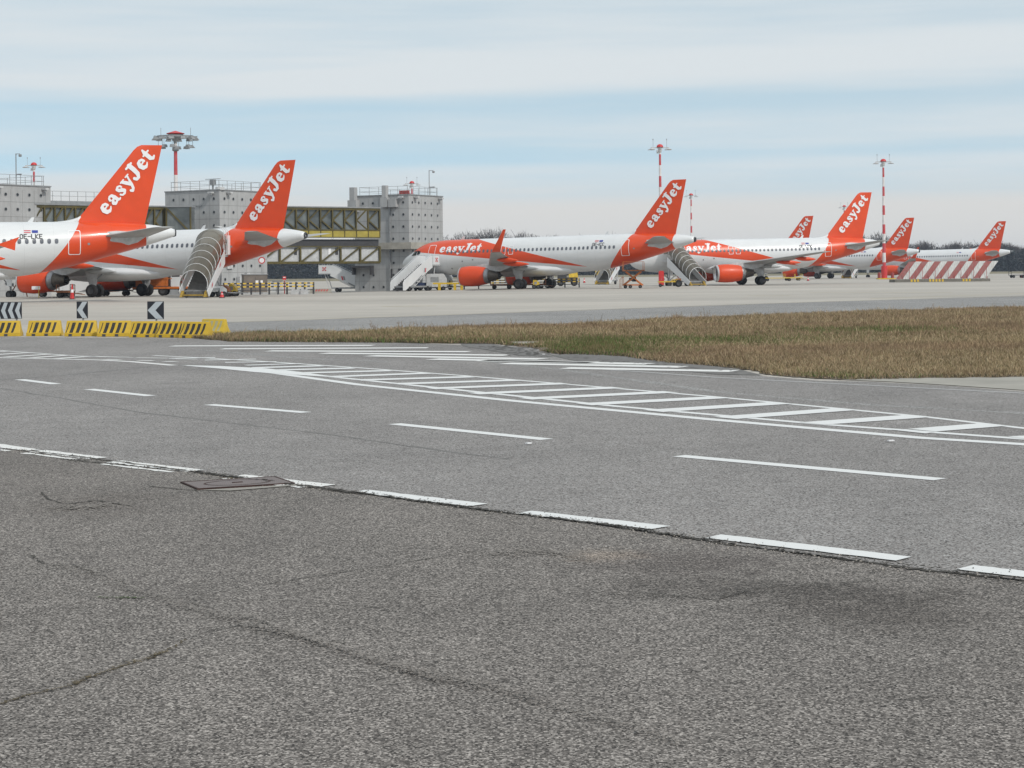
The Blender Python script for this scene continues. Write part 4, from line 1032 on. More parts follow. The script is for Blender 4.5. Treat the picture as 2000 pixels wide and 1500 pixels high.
def open_stair(label, loc, ang, rise=3.4, run=6.2, wid=1.6, mark=True):
    root = thing('passenger_stairs', label, 'passenger stairs', loc, ang, 'white open passenger stairs'); w = wid/2; n = 17
    st = MB()
    for k in range(n): y = -run*k/n; z = rise*(1-(k+.5)/n); st.box((0, y-run/n/2, z), (wid-.1, run/n+.03, .06)); st.box((0, y-.01, z+rise/n/2), (wid-.1, .02, rise/n-.06))
    st.build('steps', M['darkgrey'], root)
    for s in (-1, 1):
        P = [(.15, rise-.4), (.15, rise+.95), (-.25, rise+.95), (-run+.1, 1.25), (-run-.15, .95), (-run-.15, .1), (-run+.35, .1)]
        MB().prism(P, .05, plane='yz', c=(s*w, 0, 0)).build('side_panel', M['white'], root)
        mb = MB(); mb.tube((s*w, -.25, rise+1.1), (s*w, -run+.1, 1.42), .025, n=6)
        for u in (0, .33, .66, 1): y = -.25-(run-.35)*u; z = rise+.95-(rise-.3)*u; mb.tube((s*w, y, z-.05), (s*w, y, z+.17), .02, n=6)
        mb.build('handrail', M['white'], root)
    MB().box((0, .9, rise-.1), (wid+.3, 1.6, .14)).build('platform', M['lgrey'], root)
    for s in (-1, 1): MB().box((s*(w+.1), .9, rise+.48), (.05, 1.5, 1.0)).build('guard_panel', M['white'], root)
    gr = MB()
    for s in (-1, 1):
        gr.tube((s*(w+.1), .2, rise+1.15), (s*(w+.1), 1.6, rise+1.15), .03, n=6)
        for y in (.2, .9, 1.6): gr.tube((s*(w+.1), y, rise+.9), (s*(w+.1), y, rise+1.15), .025, n=6)
    gr.build('guard_rail', M['white'], root)
    if mark:
        for s in (-1, 1):
            mb = MB()
            for i in range(3):
                for j in range(3):
                    if (i+j) % 2 == 0: mb.box((s*(w+.14), .9+(i-1)*.16, rise+.5+(j-1)*.16), (.02, .16, .16))
            mb.build('chequer_mark', M['red'], root)
            mb = MB(); 
            for i, m_ in enumerate((0, 1)): mb.add([(s*(w+.03), -1.6-.25*i, rise-.95), (s*(w+.03), -1.4-.25*i, rise-.95), (s*(w+.03), -1.25-.25*i, rise-.45), (s*(w+.03), -1.45-.25*i, rise-.45)], [(0, 1, 2, 3)], i)
            mb.add([(s*(w+.03), -2.2, rise-1.35), (s*(w+.03), -2.2, rise-1.2), (s*(w+.03), -4.0, rise-2.15), (s*(w+.03), -4.0, rise-2.3)], [(0, 1, 2, 3)], 1)
            mb.build('operator_logo', [M['flagred'], M['grey']], root)
    sp = MB()
    for s in (-1, 1): sp.tube((s*(w-.1), .9, rise-.15), (s*(w-.1), .3, .5), .05, n=8); sp.tube((s*(w-.1), -run*.6, .5), (s*(w-.1), -1.0, rise-1.0), .045, n=8)
    sp.build('support_legs', M['lgrey'], root)
    MB().box((0, -run*.45, .5), (wid, run*.9, .18)).build('chassis', M['grey'], root)
    for s in (-1, 1):
        for y in (-run*.15, -run*.8): wheel(root, (0, 0, 0), .28, .2).matrix_local = Matrix.Translation((s*(w-.05), y, .28)) @ Matrix.Rotation(pi/2, 4, 'Z')
    return root
def door_spot(pl, short, x_ac, out=2.0+1.4):
    """ground point in front of a port door of an aircraft and the heading of its normal"""
    th = pl.rotation_euler[2]; O = OFF_(SH[short]); c, s = cos(th), sin(th)
    lx, ly = x_ac-O, -out
    p = Vector((pl.location.x+c*lx-s*ly, pl.location.y+s*lx+c*ly, 0)); p.z = gz(p.x, p.y); return p, th
q, th = door_spot(p2, False, 29.85); covered_stair('tube-covered stairs at the rear door of the second jet from the left', q, th+radians(17), 3.65, 5.2, 1.8)
q, th = door_spot(p4, True, 5.05); covered_stair('tube-covered stairs between the middle jet tail cone and the short jet', q, th+radians(14), 3.2, 5.4, 1.7)
q, th = door_spot(p3, False, 5.05); open_stair('white open stairs at the front door of the middle jet, before the tower', q, th-radians(1), 3.1, 6.2, 1.7)
open_stair('white stairs with a red chequer mark parked alone left of the free-standing tower', gx(650, 229), radians(82), 2.45, 4.8, 1.5)
open_stair('white stairs under the rear fuselage of the nearest jet, behind an orange engine', gx(196, 176), radians(-50), 1.7, 4.2, 1.5, False)
covered_stair('small tube-covered stairs far behind the orange scissor lift', gx(1196, 262), radians(-22), 3.0, 4.8, 1.5)
covered_stair('small tube-covered stairs under the tail of the jet beside the mast foot', gx(1668, 372), radians(-30), 3.0, 4.8, 1.5)
for y_, z_, d_ in ((1.5, 3.1, (.12, .9, .5)), (2.9, 1.5, (.5, .45, .9)), (4.4, 2.2, (.3, .5, .35))):
    MB().box((.06+d_[0]/2, y_, z_), d_).build('wall_box', M['lgrey'], tB)
MB().box((-4.4, -.06, zB-1.7), (3.6, .1, .12)).build('cable_tray', M['grey'], tB)
for a, b in (((-20, 590.5), (520, 580)), ((-40, 628), (330, 627)), ((560, 579), (1100, 566))): ribbon('apron_joint', [G(*a), G(*b)], .35 if a[1] < 600 else .07, -.0075, M['joint2'], ground)
# ------------------------------------------------------------------ apron equipment
def yb_material():
    t = NT('yellow_black_rail'); sp = t.node('ShaderNodeSeparateXYZ'); t.l.new(t.node('ShaderNodeTexCoord').outputs['Object'], sp.inputs[0])
    f = t.m('LESS_THAN', t.m('FRACT', t.m('DIVIDE', sp.outputs[0], .62)), .55); t.set(t.mix(f, (.02, .02, .02), (.62, .42, .05)), .55); return t.mat
M['yb'] = yb_material()
def fence(label, pL, dL, pR, dR, n, h=1.05):
    a, b = gx(pL, dL), gx(pR, dR); d = b-a; L = Vector((d.x, d.y, 0)).length
    root = thing('barrier_fence', label, 'fence', a, atan2(d.y, d.x), 'black and yellow rail fences on the apron')
    root.rotation_euler[1] = -atan2(d.z, L)
    for k in range(n+1): MB().box((L*k/n, 0, h/2), (.14, .14, h+.04)).build('post', M['darkgrey'], root)
    for z in (h*.93, h*.66): MB().box((L/2, -.1, z), (L, .06, .13)).build('rail', M['yb'], root)
    MB().box((L/2, -.1, h*.36), (L, .05, .08)).build('rail', M['darkgrey'], root)
    return root
fence('rail fence left of the free-standing tower, in front of the brown box', 437, 172, 612, 176, 10, 1.15)
fence('rail fence behind the wheels of the middle jet', 878, 214, 1131, 216, 9, 1.1)
fence('rail fence seen under the belly of the second jet', -10, 190, 96, 189, 5, 1.1)

# striped jersey barriers
def stripe_jersey(name, dark, base):
    t = NT(name); co = t.node('ShaderNodeTexCoord').outputs['Object']; sp = t.node('ShaderNodeSeparateXYZ'); t.l.new(co, sp.inputs[0])
    x = t.m('ADD', sp.outputs[0], t.m('MULTIPLY', sp.outputs[2], -.28))
    band = t.m('LESS_THAN', t.m('FRACT', t.m('DIVIDE', t.m('ADD', x, 3.0), .20)), .55)
    inx = t.m('MULTIPLY', t.m('GREATER_THAN', x, -.52), t.m('LESS_THAN', x, .28)); inz = t.m('MULTIPLY', t.m('GREATER_THAN', sp.outputs[2], .11), t.m('LESS_THAN', sp.outputs[2], .44))
    f = t.m('MULTIPLY', band, t.m('MULTIPLY', inx, inz)); n = t.noise(t.coord(), 14, 4, .7); n2 = t.noise(t.coord(), 3.5, 4, .6)
    f = t.m('MULTIPLY', f, t.rng(n, .22, .36)); 
    bc = t.mix(t.rng(n2, .45, .75, 0, .35), base, (.25, .17, .03)); t.set(t.mix(f, bc, dark), .5); return t.mat
M['jers'] = stripe_jersey('jersey_striped', (.022, .020, .018), (.54, .35, .018)); M['jersfade'] = stripe_jersey('jersey_faded', (.36, .34, .2), (.56, .385, .03))
def jersey(label, px, py, rot, L=1.1, mat='jers', h=.50):
    c = G(px, py); root = thing('jersey_barrier', label, 'traffic barrier', (c.x, c.y, -.004), rot, 'yellow striped traffic barriers in a row')
    prof = [(.21, 0), (.21, .10), (.185, .12), (.11, .27), (.085, h-.04), (.06, h), (-.06, h), (-.085, h-.04), (-.11, .27), (-.185, .12), (-.21, .10), (-.21, 0)]
    rings = []
    for x, k in ((-L/2, .94), (-L/2+.03, 1), (L/2-.03, 1), (L/2, .94)):
        rings.append([(x + (.0 if z < .12 else (-.06*(1 if x > 0 else -1)*(z/h))), y*k, z if k == 1 else z*.985+.002) for y, z in prof])
    MB().loft(rings).build('shell', M[mat], root, smooth=True, angle=35)
    for x in (-.33, .08): MB().box((x, -.213, .04), (.11, .012, .075)).build('fork_slot', M['darkgrey'], root)
    return root
jl = [(10, 656, .02, 1.10, 'leftmost yellow barrier, cut by the picture edge, under the four-chevron sign'),
      (88, 655.5, .05, 1.14, 'yellow barrier right of the four-chevron sign, standing apart'),
      (160, 656, .02, 1.05, 'yellow barrier below the small single chevron sign'),
      (226, 656.5, -.02, 1.12, 'yellow barrier midway between the two single chevron signs'),
      (287, 658, -.12, 1.05, 'yellow barrier below the larger single chevron sign'),
      (338, 658.5, -.3, 1.0, 'yellow barrier just right of the larger single chevron sign'),
      (384, 659.5, -.38, 1.05, 'dark striped yellow barrier touching the faded last one')]
for px, py, r, L, lb in jl: jersey(lb, px, py, r, L)
jersey('last yellow barrier at the grass, with faded pale stripes', 419, 652.5, -.5, 1.0, 'jersfade')
# chevron signs
def chevron_sign(label, x0, x1, ytop, ybot, d, nchev, postpx, rz=0):
    a, b = at(x0, ybot, d), at(x1, ytop, d); w, h = b.x-a.x, b.z-a.z
    root = thing('chevron_sign', label, 'road sign', ((a.x+b.x)/2, d, 0), rz, 'black and white chevron signs')
    z0 = a.z
    MB().box((0, 0, z0+h/2), (w, .025, h)).build('panel', M['glass'] if False else flat('sign_black', (.010, .012, .02), .5), root)
    ch = MB(); s = w/nchev
    for k in range(nchev):
        x = -w/2+k*s; t_ = s*.44; e = s*.98
        if nchev > 1: t_ = s*.5; e = s*1.25
        yy = -.0155
        P = [(x+s*.52, z0+h*.02), (x+s*.52+t_, z0+h*.02), (x+.03+t_, z0+h/2), (x+s*.52+t_, z0+h*.98), (x+s*.52, z0+h*.98), (x+.01, z0+h/2)]
        P = [(min(w/2-.01, max(-w/2+.01, p)), q) for p, q in P]
        ch.add([(p, yy, q) for p, q in P], [(0, 1, 2, 5), (5, 2, 3, 4)])
    ch.build('chevron', flat('sign_grey_white', (.42, .46, .50), .4), root)
    px = (at(postpx, ybot, d).x-(a.x+b.x)/2)
    MB().tube((px, .04, -.02), (px, .04, z0+h*.7), .03, n=10).build('post', M['grey'], root)
    return root
chevron_sign('wide sign with four chevrons at the left edge', -12, 42.5, 590, 623, 60.5, 4, 32)
chevron_sign('narrow single chevron sign behind the barriers', 150, 171.5, 588.7, 622, 60.5, 1, 162, 0)
chevron_sign('larger single chevron sign nearest the grass', 288, 320, 588.5, 623.5, 60.3, 1, 305)

# manhole cover
A, B, Cc = G(346, 944.5), G(400, 955.5), G(582, 944.5); D = A+(Cc-B)
ctr = (A+Cc)/2; ex = (Cc-B); ey = (A-B)
rt = thing('manhole_cover', 'rectangular rusty iron access cover in the pavement by the border line', 'manhole cover', (ctr.x, ctr.y, 0), atan2(ex.y, ex.x))
lx, ly = ex.length, ey.length
def mk_iron():
    t = NT('cast_iron'); ck = t.node('ShaderNodeTexChecker'); t.l.new(t.coord((1, 1, 1)), ck.inputs[0]); ck.inputs['Scale'].default_value = 36
    n = t.noise(t.coord(), 3, 4); c = t.mix(ck.outputs['Fac'], (.21, .18, .178), (.12, .095, .093)); c = t.mix(t.rng(n, .45, .7, 0, .5), c, (.17, .145, .135)); t.set(c, .7, .15); t.bump(ck.outputs['Fac'], .5, .005); return t.mat
M['iron'] = mk_iron()
MB().box((0, 0, -.004), (lx, ly, .03)).build('cover_plate', M['iron'], rt)
fr = MB(); rim = flat('rust_rim', (.045, .02, .016), .85, var=.4, scale=12)
for s in (-1, 1): fr.box((0, s*(ly/2+.010), -.008), (lx+.04, .018, .044)); fr.box((s*(lx/2+.010), 0, -.008), (.018, ly, .044))
fr.build('frame', rim, rt)
pts = [(lx*.36*cos(2*pi*k/40), ly*.36*sin(2*pi*k/40)) for k in range(40)]; mb = MB()
mb.add([(x, y, .0135) for x, y in pts]+[(x*.93, y*.93, .0135) for x, y in pts], [(k, (k+1) % 40, 40+(k+1) % 40, 40+k) for k in range(40)]); mb.build('ring_mark', rim, rt)
MB().box((0, 0, .013), (.1, .025, .008)).build('keyhole', rim, rt)
poly_sheet('mortar_surround', [G(390, 958.5), G(584, 947), G(592, 948.5), G(560, 951), G(450, 959.5)], .007, flat('mortar', (.27, .255, .23), .9), fore)

# blast fence on the right
def blast_fence():
    a, b = gx(1750, 252), gx(1926, 256); d = b-a; L = d.length; h = 2.55
    def planks(name, col):
        t = NT(name); sp = t.node('ShaderNodeSeparateXYZ'); t.l.new(t.node('ShaderNodeTexCoord').outputs['Object'], sp.inputs[0])
        s = t.m('LESS_THAN', t.m('FRACT', t.m('DIVIDE', t.m('SUBTRACT', sp.outputs[0], t.m('MULTIPLY', sp.outputs[2], .0)), .30)), .12)
        n = t.noise(t.coord((1, 1, .4)), 3, 5, .7); c = t.mix(t.rng(n, .4, .72, 0, .5), col, (.22, .19, .18)); t.set(t.mix(t.m('MULTIPLY', s, .5), c, (.1, .08, .08)), .7); return t.mat
    R_, W_ = planks('blast_red', (.25, .05, .045)), planks('blast_white', (.50, .51, .50))
    root = thing('blast_fence', 'long slanted fence of red and white sheets on a concrete foot, at the right', 'blast fence', (a.x, a.y, a.z), atan2(d.y, d.x))
    n = 14; s = L/n; lean = 2.55; sl = .9
    for k in range(n):
        # each sheet leans backwards and its stripe rises to the right
        x0 = k*s; P = [(x0, 0, .45), (x0+s-.03, 0, .45), (x0+s-.03+lean, sl, h+.35), (x0+lean, sl, h+.35)]
        th = .05; vs = P+[(x, y+th, z) for x, y, z in P]
        MB().add(vs, [(0, 1, 2, 3), (7, 6, 5, 4), (0, 4, 5, 1), (1, 5, 6, 2), (2, 6, 7, 3), (3, 7, 4, 0)]).build('sheet', R_ if k % 2 == 0 else W_, root)
        if k % 1 == 0:
            mb = MB(); x = x0+s; mb.beam((x, sl*.9+.25, .4), (x, sl*.9+.25, h-.2), .06, .06); mb.beam((x, -.06, .42), (x+.02, -.06, 1.3+.9*(k % 2)), .05, .05); mb.build('strut', M['dred'], root)
    MB().box((L/2+.1, .6, .19), (L+.8, 1.7, .42)).build('footing', M['ledge'] if False else flat('footing_concrete', (.16, .15, .13), .9, var=.3), root)
    yb = MB()
    for x0, x1 in ((2.3, 3.6), (5.2, 7.6), (10.5, 11.6)):
        k = x0
        while k < x1: MB().box((k, -.262, .2), (.28, .02, .34)).build('warning_stripe', M['yellow'], root); k += .5
    fr = MB()
    for x in (L-.2, L+.5): fr.tube((x+.2, .8, .4), (x+.2, .8, h), .04, n=6)
    fr.tube((L, .8, h), (L+.7, .8, h), .04, n=6); fr.tube((L, .8, 1.2), (L+.7, .8, 1.2), .04, n=6); fr.build('end_frame', M['dred'], root)
blast_fence()

# vehicles and small equipment
def vwheel(root, x, y, r=.4, w=.25): return wheel(root, (x, y, r), r, w)
def box_truck(label, loc, rz):
    r = thing('service_truck', label, 'truck', loc, rz)
    MB().box((0, 0, .75), (5.2, 1.9, .35)).build('chassis', M['darkgrey'], r)
    MB().box((-.6, 0, 1.5), (2.6, 1.9, 1.2)).box((-2.1, 0, 1.3), (.5, 1.9, .8)).build('engine_housing', M['gseorange'], r)
    MB().box((-1.7, 0, 2.7), (1.2, 1.6, .8)).box((-1.9, 0, 2.15), (.3, 1.2, .5)).build('upper_unit', M['gseorange'], r)
    c = MB().prism([(1.0, .8), (2.75, .8), (2.8, 1.9), (2.45, 3.0), (1.0, 3.0)], 1.95); c.build('cab', M['white'], r)
    MB().box((1.45, -.98, 2.3), (.75, .04, 1.0)).build('cab_window', M['glass'], r); checker(r, (2.25, -.99, 1.5), .22)
    MB().box((1.2, 0, 2.6), (.5, 1.2, 1.6)).build('white_unit', M['lgrey'], r)
    MB().box((-.3, -.98, 1.62), (2.8, .03, .06)).box((0, -1.0, .75), (5.3, .08, .2)).build('trim', M['gseorange'], r)
    for x in (-1.8, .2, 2.1):
        for y in (-.85, .85): vwheel(r, x, y, .45)
    return r
box_truck('orange and white service truck with a red chequer, beside the covered stairs', gx(316, 172), 0.05)
def container(label, loc, rz, w, h, dp, mat):
    r = thing('equipment_container', label, 'container', loc, rz)
    MB().box((0, 0, h/2+.1), (w, dp, h-.2)).build('body', mat, r); MB().box((0, 0, h+.02), (w+.12, dp+.12, .08)).build('lid', M['grey'], r)
    MB().box((w*.05, -dp/2-.01, h*.62), (w*.12, .02, h*.18)).box((w*.25, -dp/2-.01, h*.62), (w*.1, .02, h*.18)).build('notice', M['letter'], r)
    MB().box((-w*.02, -dp/2-.006, h*.5), (.03, .012, h*.8)).build('door_gap', M['darkgrey'], r); return r
container('brown grey equipment box behind the rail fence, with two small notices', gx(497, 184), .3, 2.4, 2.0, 1.6, M['brownbox'])
container('low pale box behind the fence, right of the brown box', gx(541, 178), 0, .9, 1.3, .8, M['lgrey'])
def concrete_block(label, px, d, w, h):
    r = thing('concrete_block', label, 'concrete block', gx(px, d), 0); MB().box((0, 0, h/2), (w, .7, h)).build('block', M['ledge'], r)
    mb = MB()
    for k in range(5): x = -w*.25+k*.28; mb.add([(x, -.36, h-.28), (x+.14, -.36, h-.28), (x+.28, -.36, h-.08), (x+.14, -.36, h-.08)], [(0, 1, 2, 3)])
    mb.build('warning_stripe', M['red'], r)
concrete_block('low grey concrete block with red hatching, right of the fence end', 626, 188, 2.2, .5)
for px, d, w in ((577, 171.5, .9), (594, 171.3, .7)):
    r = thing('concrete_block', 'small pale block at the foot of the fence, %s' % ('left one' if px == 577 else 'right one'), 'concrete block', gx(px, d), 0, 'pale blocks at the fence foot'); MB().box((0, 0, .2), (w, .4, .4)).box((0, 0, .43), (w*.8, .3, .06)).build('block', M['lgrey'], r)
def post_sign(label, px, d, h, w, mats, name='notice_sign', rnd=False):
    r = thing(name, label, 'sign', gx(px, d), 0); MB().tube((0, 0, 0), (0, 0, h), .06, n=8).build('post', M['dred'], r)
    if rnd: MB().lathe([(0, .01), (0, w/2)], (0, -.08, h), 'y', 20).build('disc', mats[0], r); MB().lathe([(0, w*.34), (0, w*.5)], (0, -.1, h), 'y', 20).build('red_ring', M['red'], r); MB().lathe([(0, .0), (0, w*.05)], (0, -.1, h), 'y', 10).build('pointer', M['darkgrey'], r)
    else:
        MB().box((0, -.08, h), (w, .05, w*1.2)).build('plate', mats[0], r); MB().box((0, -.11, h+.1), (w*.7, .01, w*.25)).box((0, -.11, h-.2), (w*.7, .01, w*.12)).build('lettering_lines', M['letter'], r)
post_sign('small red notice on a post behind the rail fence', 555.5, 190, 1.65, .35, [M['red']])
r = thing('speed_sign', 'round white sign with a red ring under the bridge, beside the second jet tail', 'sign', gx(511.5, 199), 0)
MB().tube((0, .1, 0), (0, .1, 3.7), .05, n=8).build('post', M['grey'], r); MB().tube((0, 0, 3.75), (0, .04, 3.75), .33, n=20).build('disc', M['letter'], r); MB().lathe([(0, .27), (0, .38)], (0, -.01, 3.75), 'y', 20).build('red_ring', M['red'], r)
def cone(label, px, d, h=.9):
    r = thing('traffic_cone', label, 'traffic cone', gx(px, d), 0, 'red and white traffic cones')
    MB().box((0, 0, .03), (.45, .45, .06)).build('base', M['darkgrey'], r)
    b = MB().tube((0, 0, .06), (0, 0, h), .19, .04, 14).build('body', M['red'], r, smooth=True, angle=60)
    MB().tube((0, 0, h*.45), (0, 0, h*.65), .131, .10, 14).build('white_band', M['letter'], b, smooth=True, angle=60)
cone('tall cone with a white band under the nearest jet, right of the engine nozzle', 140.5, 149, 1.25)
cone('small red cone at the right foot of the covered stairs', 433, 149, .55)
cone('red cone on the open apron right of the rail fence behind the middle jet', 1141, 300, .8)
cone('small cone by the wheels of the jet beside the mast foot', 1578, 300, .7)
cone('tiny cone far right beside the distant cart', 1996, 330, .6)
# belt loader / tug by the middle jet's nose
def tug(label, loc, rz, m1, roof=True):
    r = thing('baggage_tug', label, 'airport tug', loc, rz)
    MB().prism([(-1.6, .35), (1.7, .35), (1.8, .75), (.9, .95), (-.1, .98), (-.2, .6), (-1.1, .6), (-1.2, 1.0), (-1.6, 1.0)], 1.35).build('body', m1, r)
    for x in (-1.1, 1.15):
        for y in (-.6, .6): vwheel(r, x, y, .36, .22)
    if roof:
        mb = MB()
        for x in (-1.2, .0):
            for y in (-.55, .55): mb.tube((x, y, .9), (x, y, 1.95), .035, n=6)
        mb.box((-.6, 0, 1.98), (1.5, 1.3, .07)); mb.build('roof_frame', M['darkgrey'], r)
    MB().box((-.7, 0, .85), (.5, 1.0, .12)).box((-.98, 0, 1.15), (.1, 1.0, .5)).build('seat', M['darkgrey'], r)
    return r
tug('dark blue tug standing behind the white stairs of the middle jet', gx(838, 213), .1, M['blue'])
tug('blue cart with a low body, left of the blue tug at the stairs foot', gx(816, 210), .2, M['blue'], False)
def gpu(label, loc, rz, w=2.2, h=1.5, mat='lgrey', name='ground_power_unit'):
    r = thing(name, label, 'ground power unit', loc, rz)
    MB().prism([(-w/2, .4), (w/2, .4), (w/2, h*.7), (w/2-.35, h), (-w/2, h)], 1.3).build('housing', M[mat], r); MB().box((0, 0, .33), (w+.2, 1.2, .12)).build('frame', M['darkgrey'], r)
    for x in (-w/3, w/3):
        for y in (-.6, .6): vwheel(r, x, y, .24, .16)
    MB().tube((w/2, 0, .35), (w/2+1.0, 0, .3), .04, n=6).build('tow_bar', M['grey'], r); MB().box((-w*.1, -.655, h*.65), (w*.4, .02, h*.3)).build('panel', M['grey'], r); return r
gpu('pale ground power unit under the front of the middle jet', gx(852, 210), .1, 2.4, 1.95)
gpu('white unit just left of the nose wheel of the middle jet', gx(868, 216), 0, 2.0, 2.1, 'white')
gpu('white and dark unit right of the covered stairs of the second jet', gx(424, 157), .3, 1.5, .95, 'lip')
gpu('yellow post-like unit standing at the left end of the rail fence', gx(455.5, 160), 0, .6, 1.1, 'yellow')
gpu('brownish hydrant unit before the rail fence of the second jet', gx(440, 158), 0, .8, 1.0, 'rust')
gpu('yellow unit before the rail fence, under the wing of the middle jet', gx(1047, 204), 0, .7, 1.0, 'yellow')
r = thing('tow_bar', 'long yellow tow bar at the nose wheel of the middle jet', 'tow bar', gx(878, 208), -.05)
MB().box((0, 0, .78), (3.9, .3, .2)).build('bar', M['yellow'], r)
for x in (-1.2, .6, 1.4): MB().box((x, 0, .35), (.3, .3, .7)).build('leg', M['yellow'], r)
def dolly(label, loc, rz, mat, L=2.6, load=None):
    r = thing('baggage_dolly', label, 'baggage cart', loc, rz, 'low baggage carts under the jets')
    MB().box((0, 0, .52), (L, 1.5, .12)).build('deck', M[mat], r); fr = MB()
    for x in (-L/2, L/2):
        for y in (-.72, .72): fr.tube((x, y, .5), (x, y, 1.15), .035, n=6)
        fr.tube((x, -.72, 1.15), (x, .72, 1.15), .035, n=6); fr.tube((x, -.72, .85), (x, .72, .85), .03, n=6)
    fr.build('end_frame', M[mat], r)
    for x in (-L*.33, L*.33):
        for y in (-.6, .6): vwheel(r, x, y, .26, .18)
    MB().tube((L/2, 0, .4), (L/2+1.0, 0, .25), .03, n=6).build('draw_bar', M[mat], r)
    return r
for lb, px, d, m_, L in [('rusty cart left of the near main wheels of the middle jet', 980, 206, 'rust', 2.6), ('rusty cart just right of the near main wheels of the middle jet', 1040, 207, 'rust', 3.0), ('dark cart between both main wheel pairs of the second jet', 226, 172, 'darkgrey', 3.0),
        ('rusty cart below the orange engine of the second jet', 106, 168, 'rust', 3.2), ('rusty cart below the engine nozzle of the second jet', 128, 160, 'rust', 1.4),
        ('long dark cart far off under the short jet', 1520, 300, 'yellow', 5.5), ('yellowish cart far off under the short jet nose', 1548, 310, 'yellow', 3.0)]:
    dolly(lb, gx(px, d), random.uniform(-.3, .3), m_, L)
dolly('dark distant cart alone on the apron at the right edge', gx(1987, 330), .1, 'darkgrey', 2.8)
# yellow loader behind middle jet wheels
r = thing('loader_truck', 'yellow fronted loader behind the rear wheels of the middle jet', 'airport loader', gx(1108, 238), 0)
MB().box((0, 0, .9), (2.6, 1.8, .5)).box((-.7, 0, 1.5), (1.2, 1.5, .8)).build('body', M['darkgrey'], r)
MB().add([(.2, -.95, 1.15), (1.4, -.95, 1.15), (1.25, -.7, 2.3), (.1, -.7, 2.3), (.2, -.8, 1.1), (1.4, -.8, 1.1), (1.25, -.55, 2.25), (.1, -.55, 2.25)], [(0, 1, 2, 3), (7, 6, 5, 4), (0, 4, 5, 1), (1, 5, 6, 2), (2, 6, 7, 3), (3, 7, 4, 0)]).build('front_plate', M['yellow'], r)
for x in (-.9, .9):
    for y in (-.8, .8): vwheel(r, x, y, .45)
r = thing('loader_truck', 'small yellow truck far off beyond the red cone, right of the middle jet wheels', 'airport loader', gx(1181, 385), 0)
MB().box((0, 0, .8), (4.5, 1.8, .5)).build('body', M['darkgrey'], r); MB().prism([(-2, 1), (2.3, 1), (2.3, 1.7), (.8, 2.2), (-2, 2.0)], 1.8).build('hood', M['yellow'], r)
for x in (-1.4, 1.4): vwheel(r, x, -.8, .45)
# scissor lift
r = thing('scissor_lift', 'orange scissor lift platform under the rear of the middle jet', 'scissor lift', gx(1236, 199), .05)
mb = MB(); W_ = 2.2
for y in (-.5, .5):
    mb.box((0, y, .38), (W_, .1, .12)); mb.beam((-W_/2+.1, y, .4), (W_/2-.2, y, 1.85), .09, .13); mb.beam((W_/2-.1, y, .4), (-W_/2+.3, y, 1.85), .08, .13)
mb.build('scissor_arms', M['gseorange'], r)
MB().box((.05, 0, 1.98), (W_+.2, 1.3, .14)).build('platform', M['rust'], r)
rl = MB()
for x, z0 in ((-W_/2-.3, 0), (-W_/2, .3), (-W_/2, 1.9), (W_/2+.1, 1.9)):
    for y in (-.6, .6): rl.tube((x, y, z0), (x, y, z0+1.0), .025, n=6)
for y in (-.6, .6): rl.tube((-W_/2, y, 2.95), (W_/2+.1, y, 2.95), .025, n=6); rl.tube((-W_/2-.3, y, 1.0), (-W_/2, y, 1.3), .025, n=6)
rl.build('guard_rail', M['gseorange'], r); MB().box((-.15, 0, 1.0), (.5, .7, .35)).build('motor_box', M['darkgrey'], r)
MB().box((.15, .2, 1.0), (.4, .5, .5)).build('tank', M['black'], r)
for x in (-.9, -.35, .75): wheel(r, (x, -.5, .2), .2, .14)
# red cabinet and its yellow trailer
r = thing('fire_cabinet', 'tall bright red cabinet standing under the nose of the short jet', 'fire extinguisher cabinet', gx(1291.5, 216), 0)
MB().box((0, 0, 1.0), (.62, .5, 1.55)).prism([(-.31, 1.78), (.31, 1.78), (.22, 1.92), (-.22, 1.92)], .5).build('body', M['red'], r); MB().box((0, -.26, 1.1), (.46, .02, 1.1)).build('door', M['red'], r)
MB().box((0, -.28, .9), (.06, .03, .12)).build('handle', M['grey'], r); MB().box((0, 0, .15), (.5, .4, .2)).build('base', M['darkgrey'], r)
r = thing('trailer', 'yellow low trailer with black hatching, left of the covered stairs of the short jet', 'trailer', gx(1304, 211), 0)
MB().box((0, 0, .62), (2.3, 1.0, .12)).build('deck', M['yellow'], r); MB().prism([(.4, .68), (1.3, .68), (1.15, .9), (.55, .9)], .9).build('hood', M['yellow'], r)
mb = MB()
for x in (.6, .85, 1.05): mb.box((x, -.46, .78), (.12, .02, .16))
mb.build('hatching', M['darkgrey'], r); vwheel(r, 1.25, -.4, .42, .3); vwheel(r, 1.25, .4, .42, .3); vwheel(r, -.9, -.3, .2, .15)
MB().box((1.25, 0, .75), (.6, .6, .5)).build('winch', M['rust'], r)
for px, nm in ((1717, 'left'), (1743, 'right')):
    r = thing('fire_extinguisher_stand', 'small red stand at the %s side of the tall mast foot' % nm, 'fire extinguisher', gx(px, 328), 0, 'red stands at the mast foot')
    MB().tube((0, 0, .1), (0, 0, 1.1), .3, .3, 10).tube((0, 0, 1.1), (0, 0, 1.3), .12, .1, 8).build('body', M['dred'], r); MB().box((0, 0, .1), (1.1, .6, .16)).build('base', M['yellow'], r)
post_sign('bright red marker below the wing of the jet beside the mast foot', 1652, 372, 1.1, 1.2, [M['red']], 'marker_board')
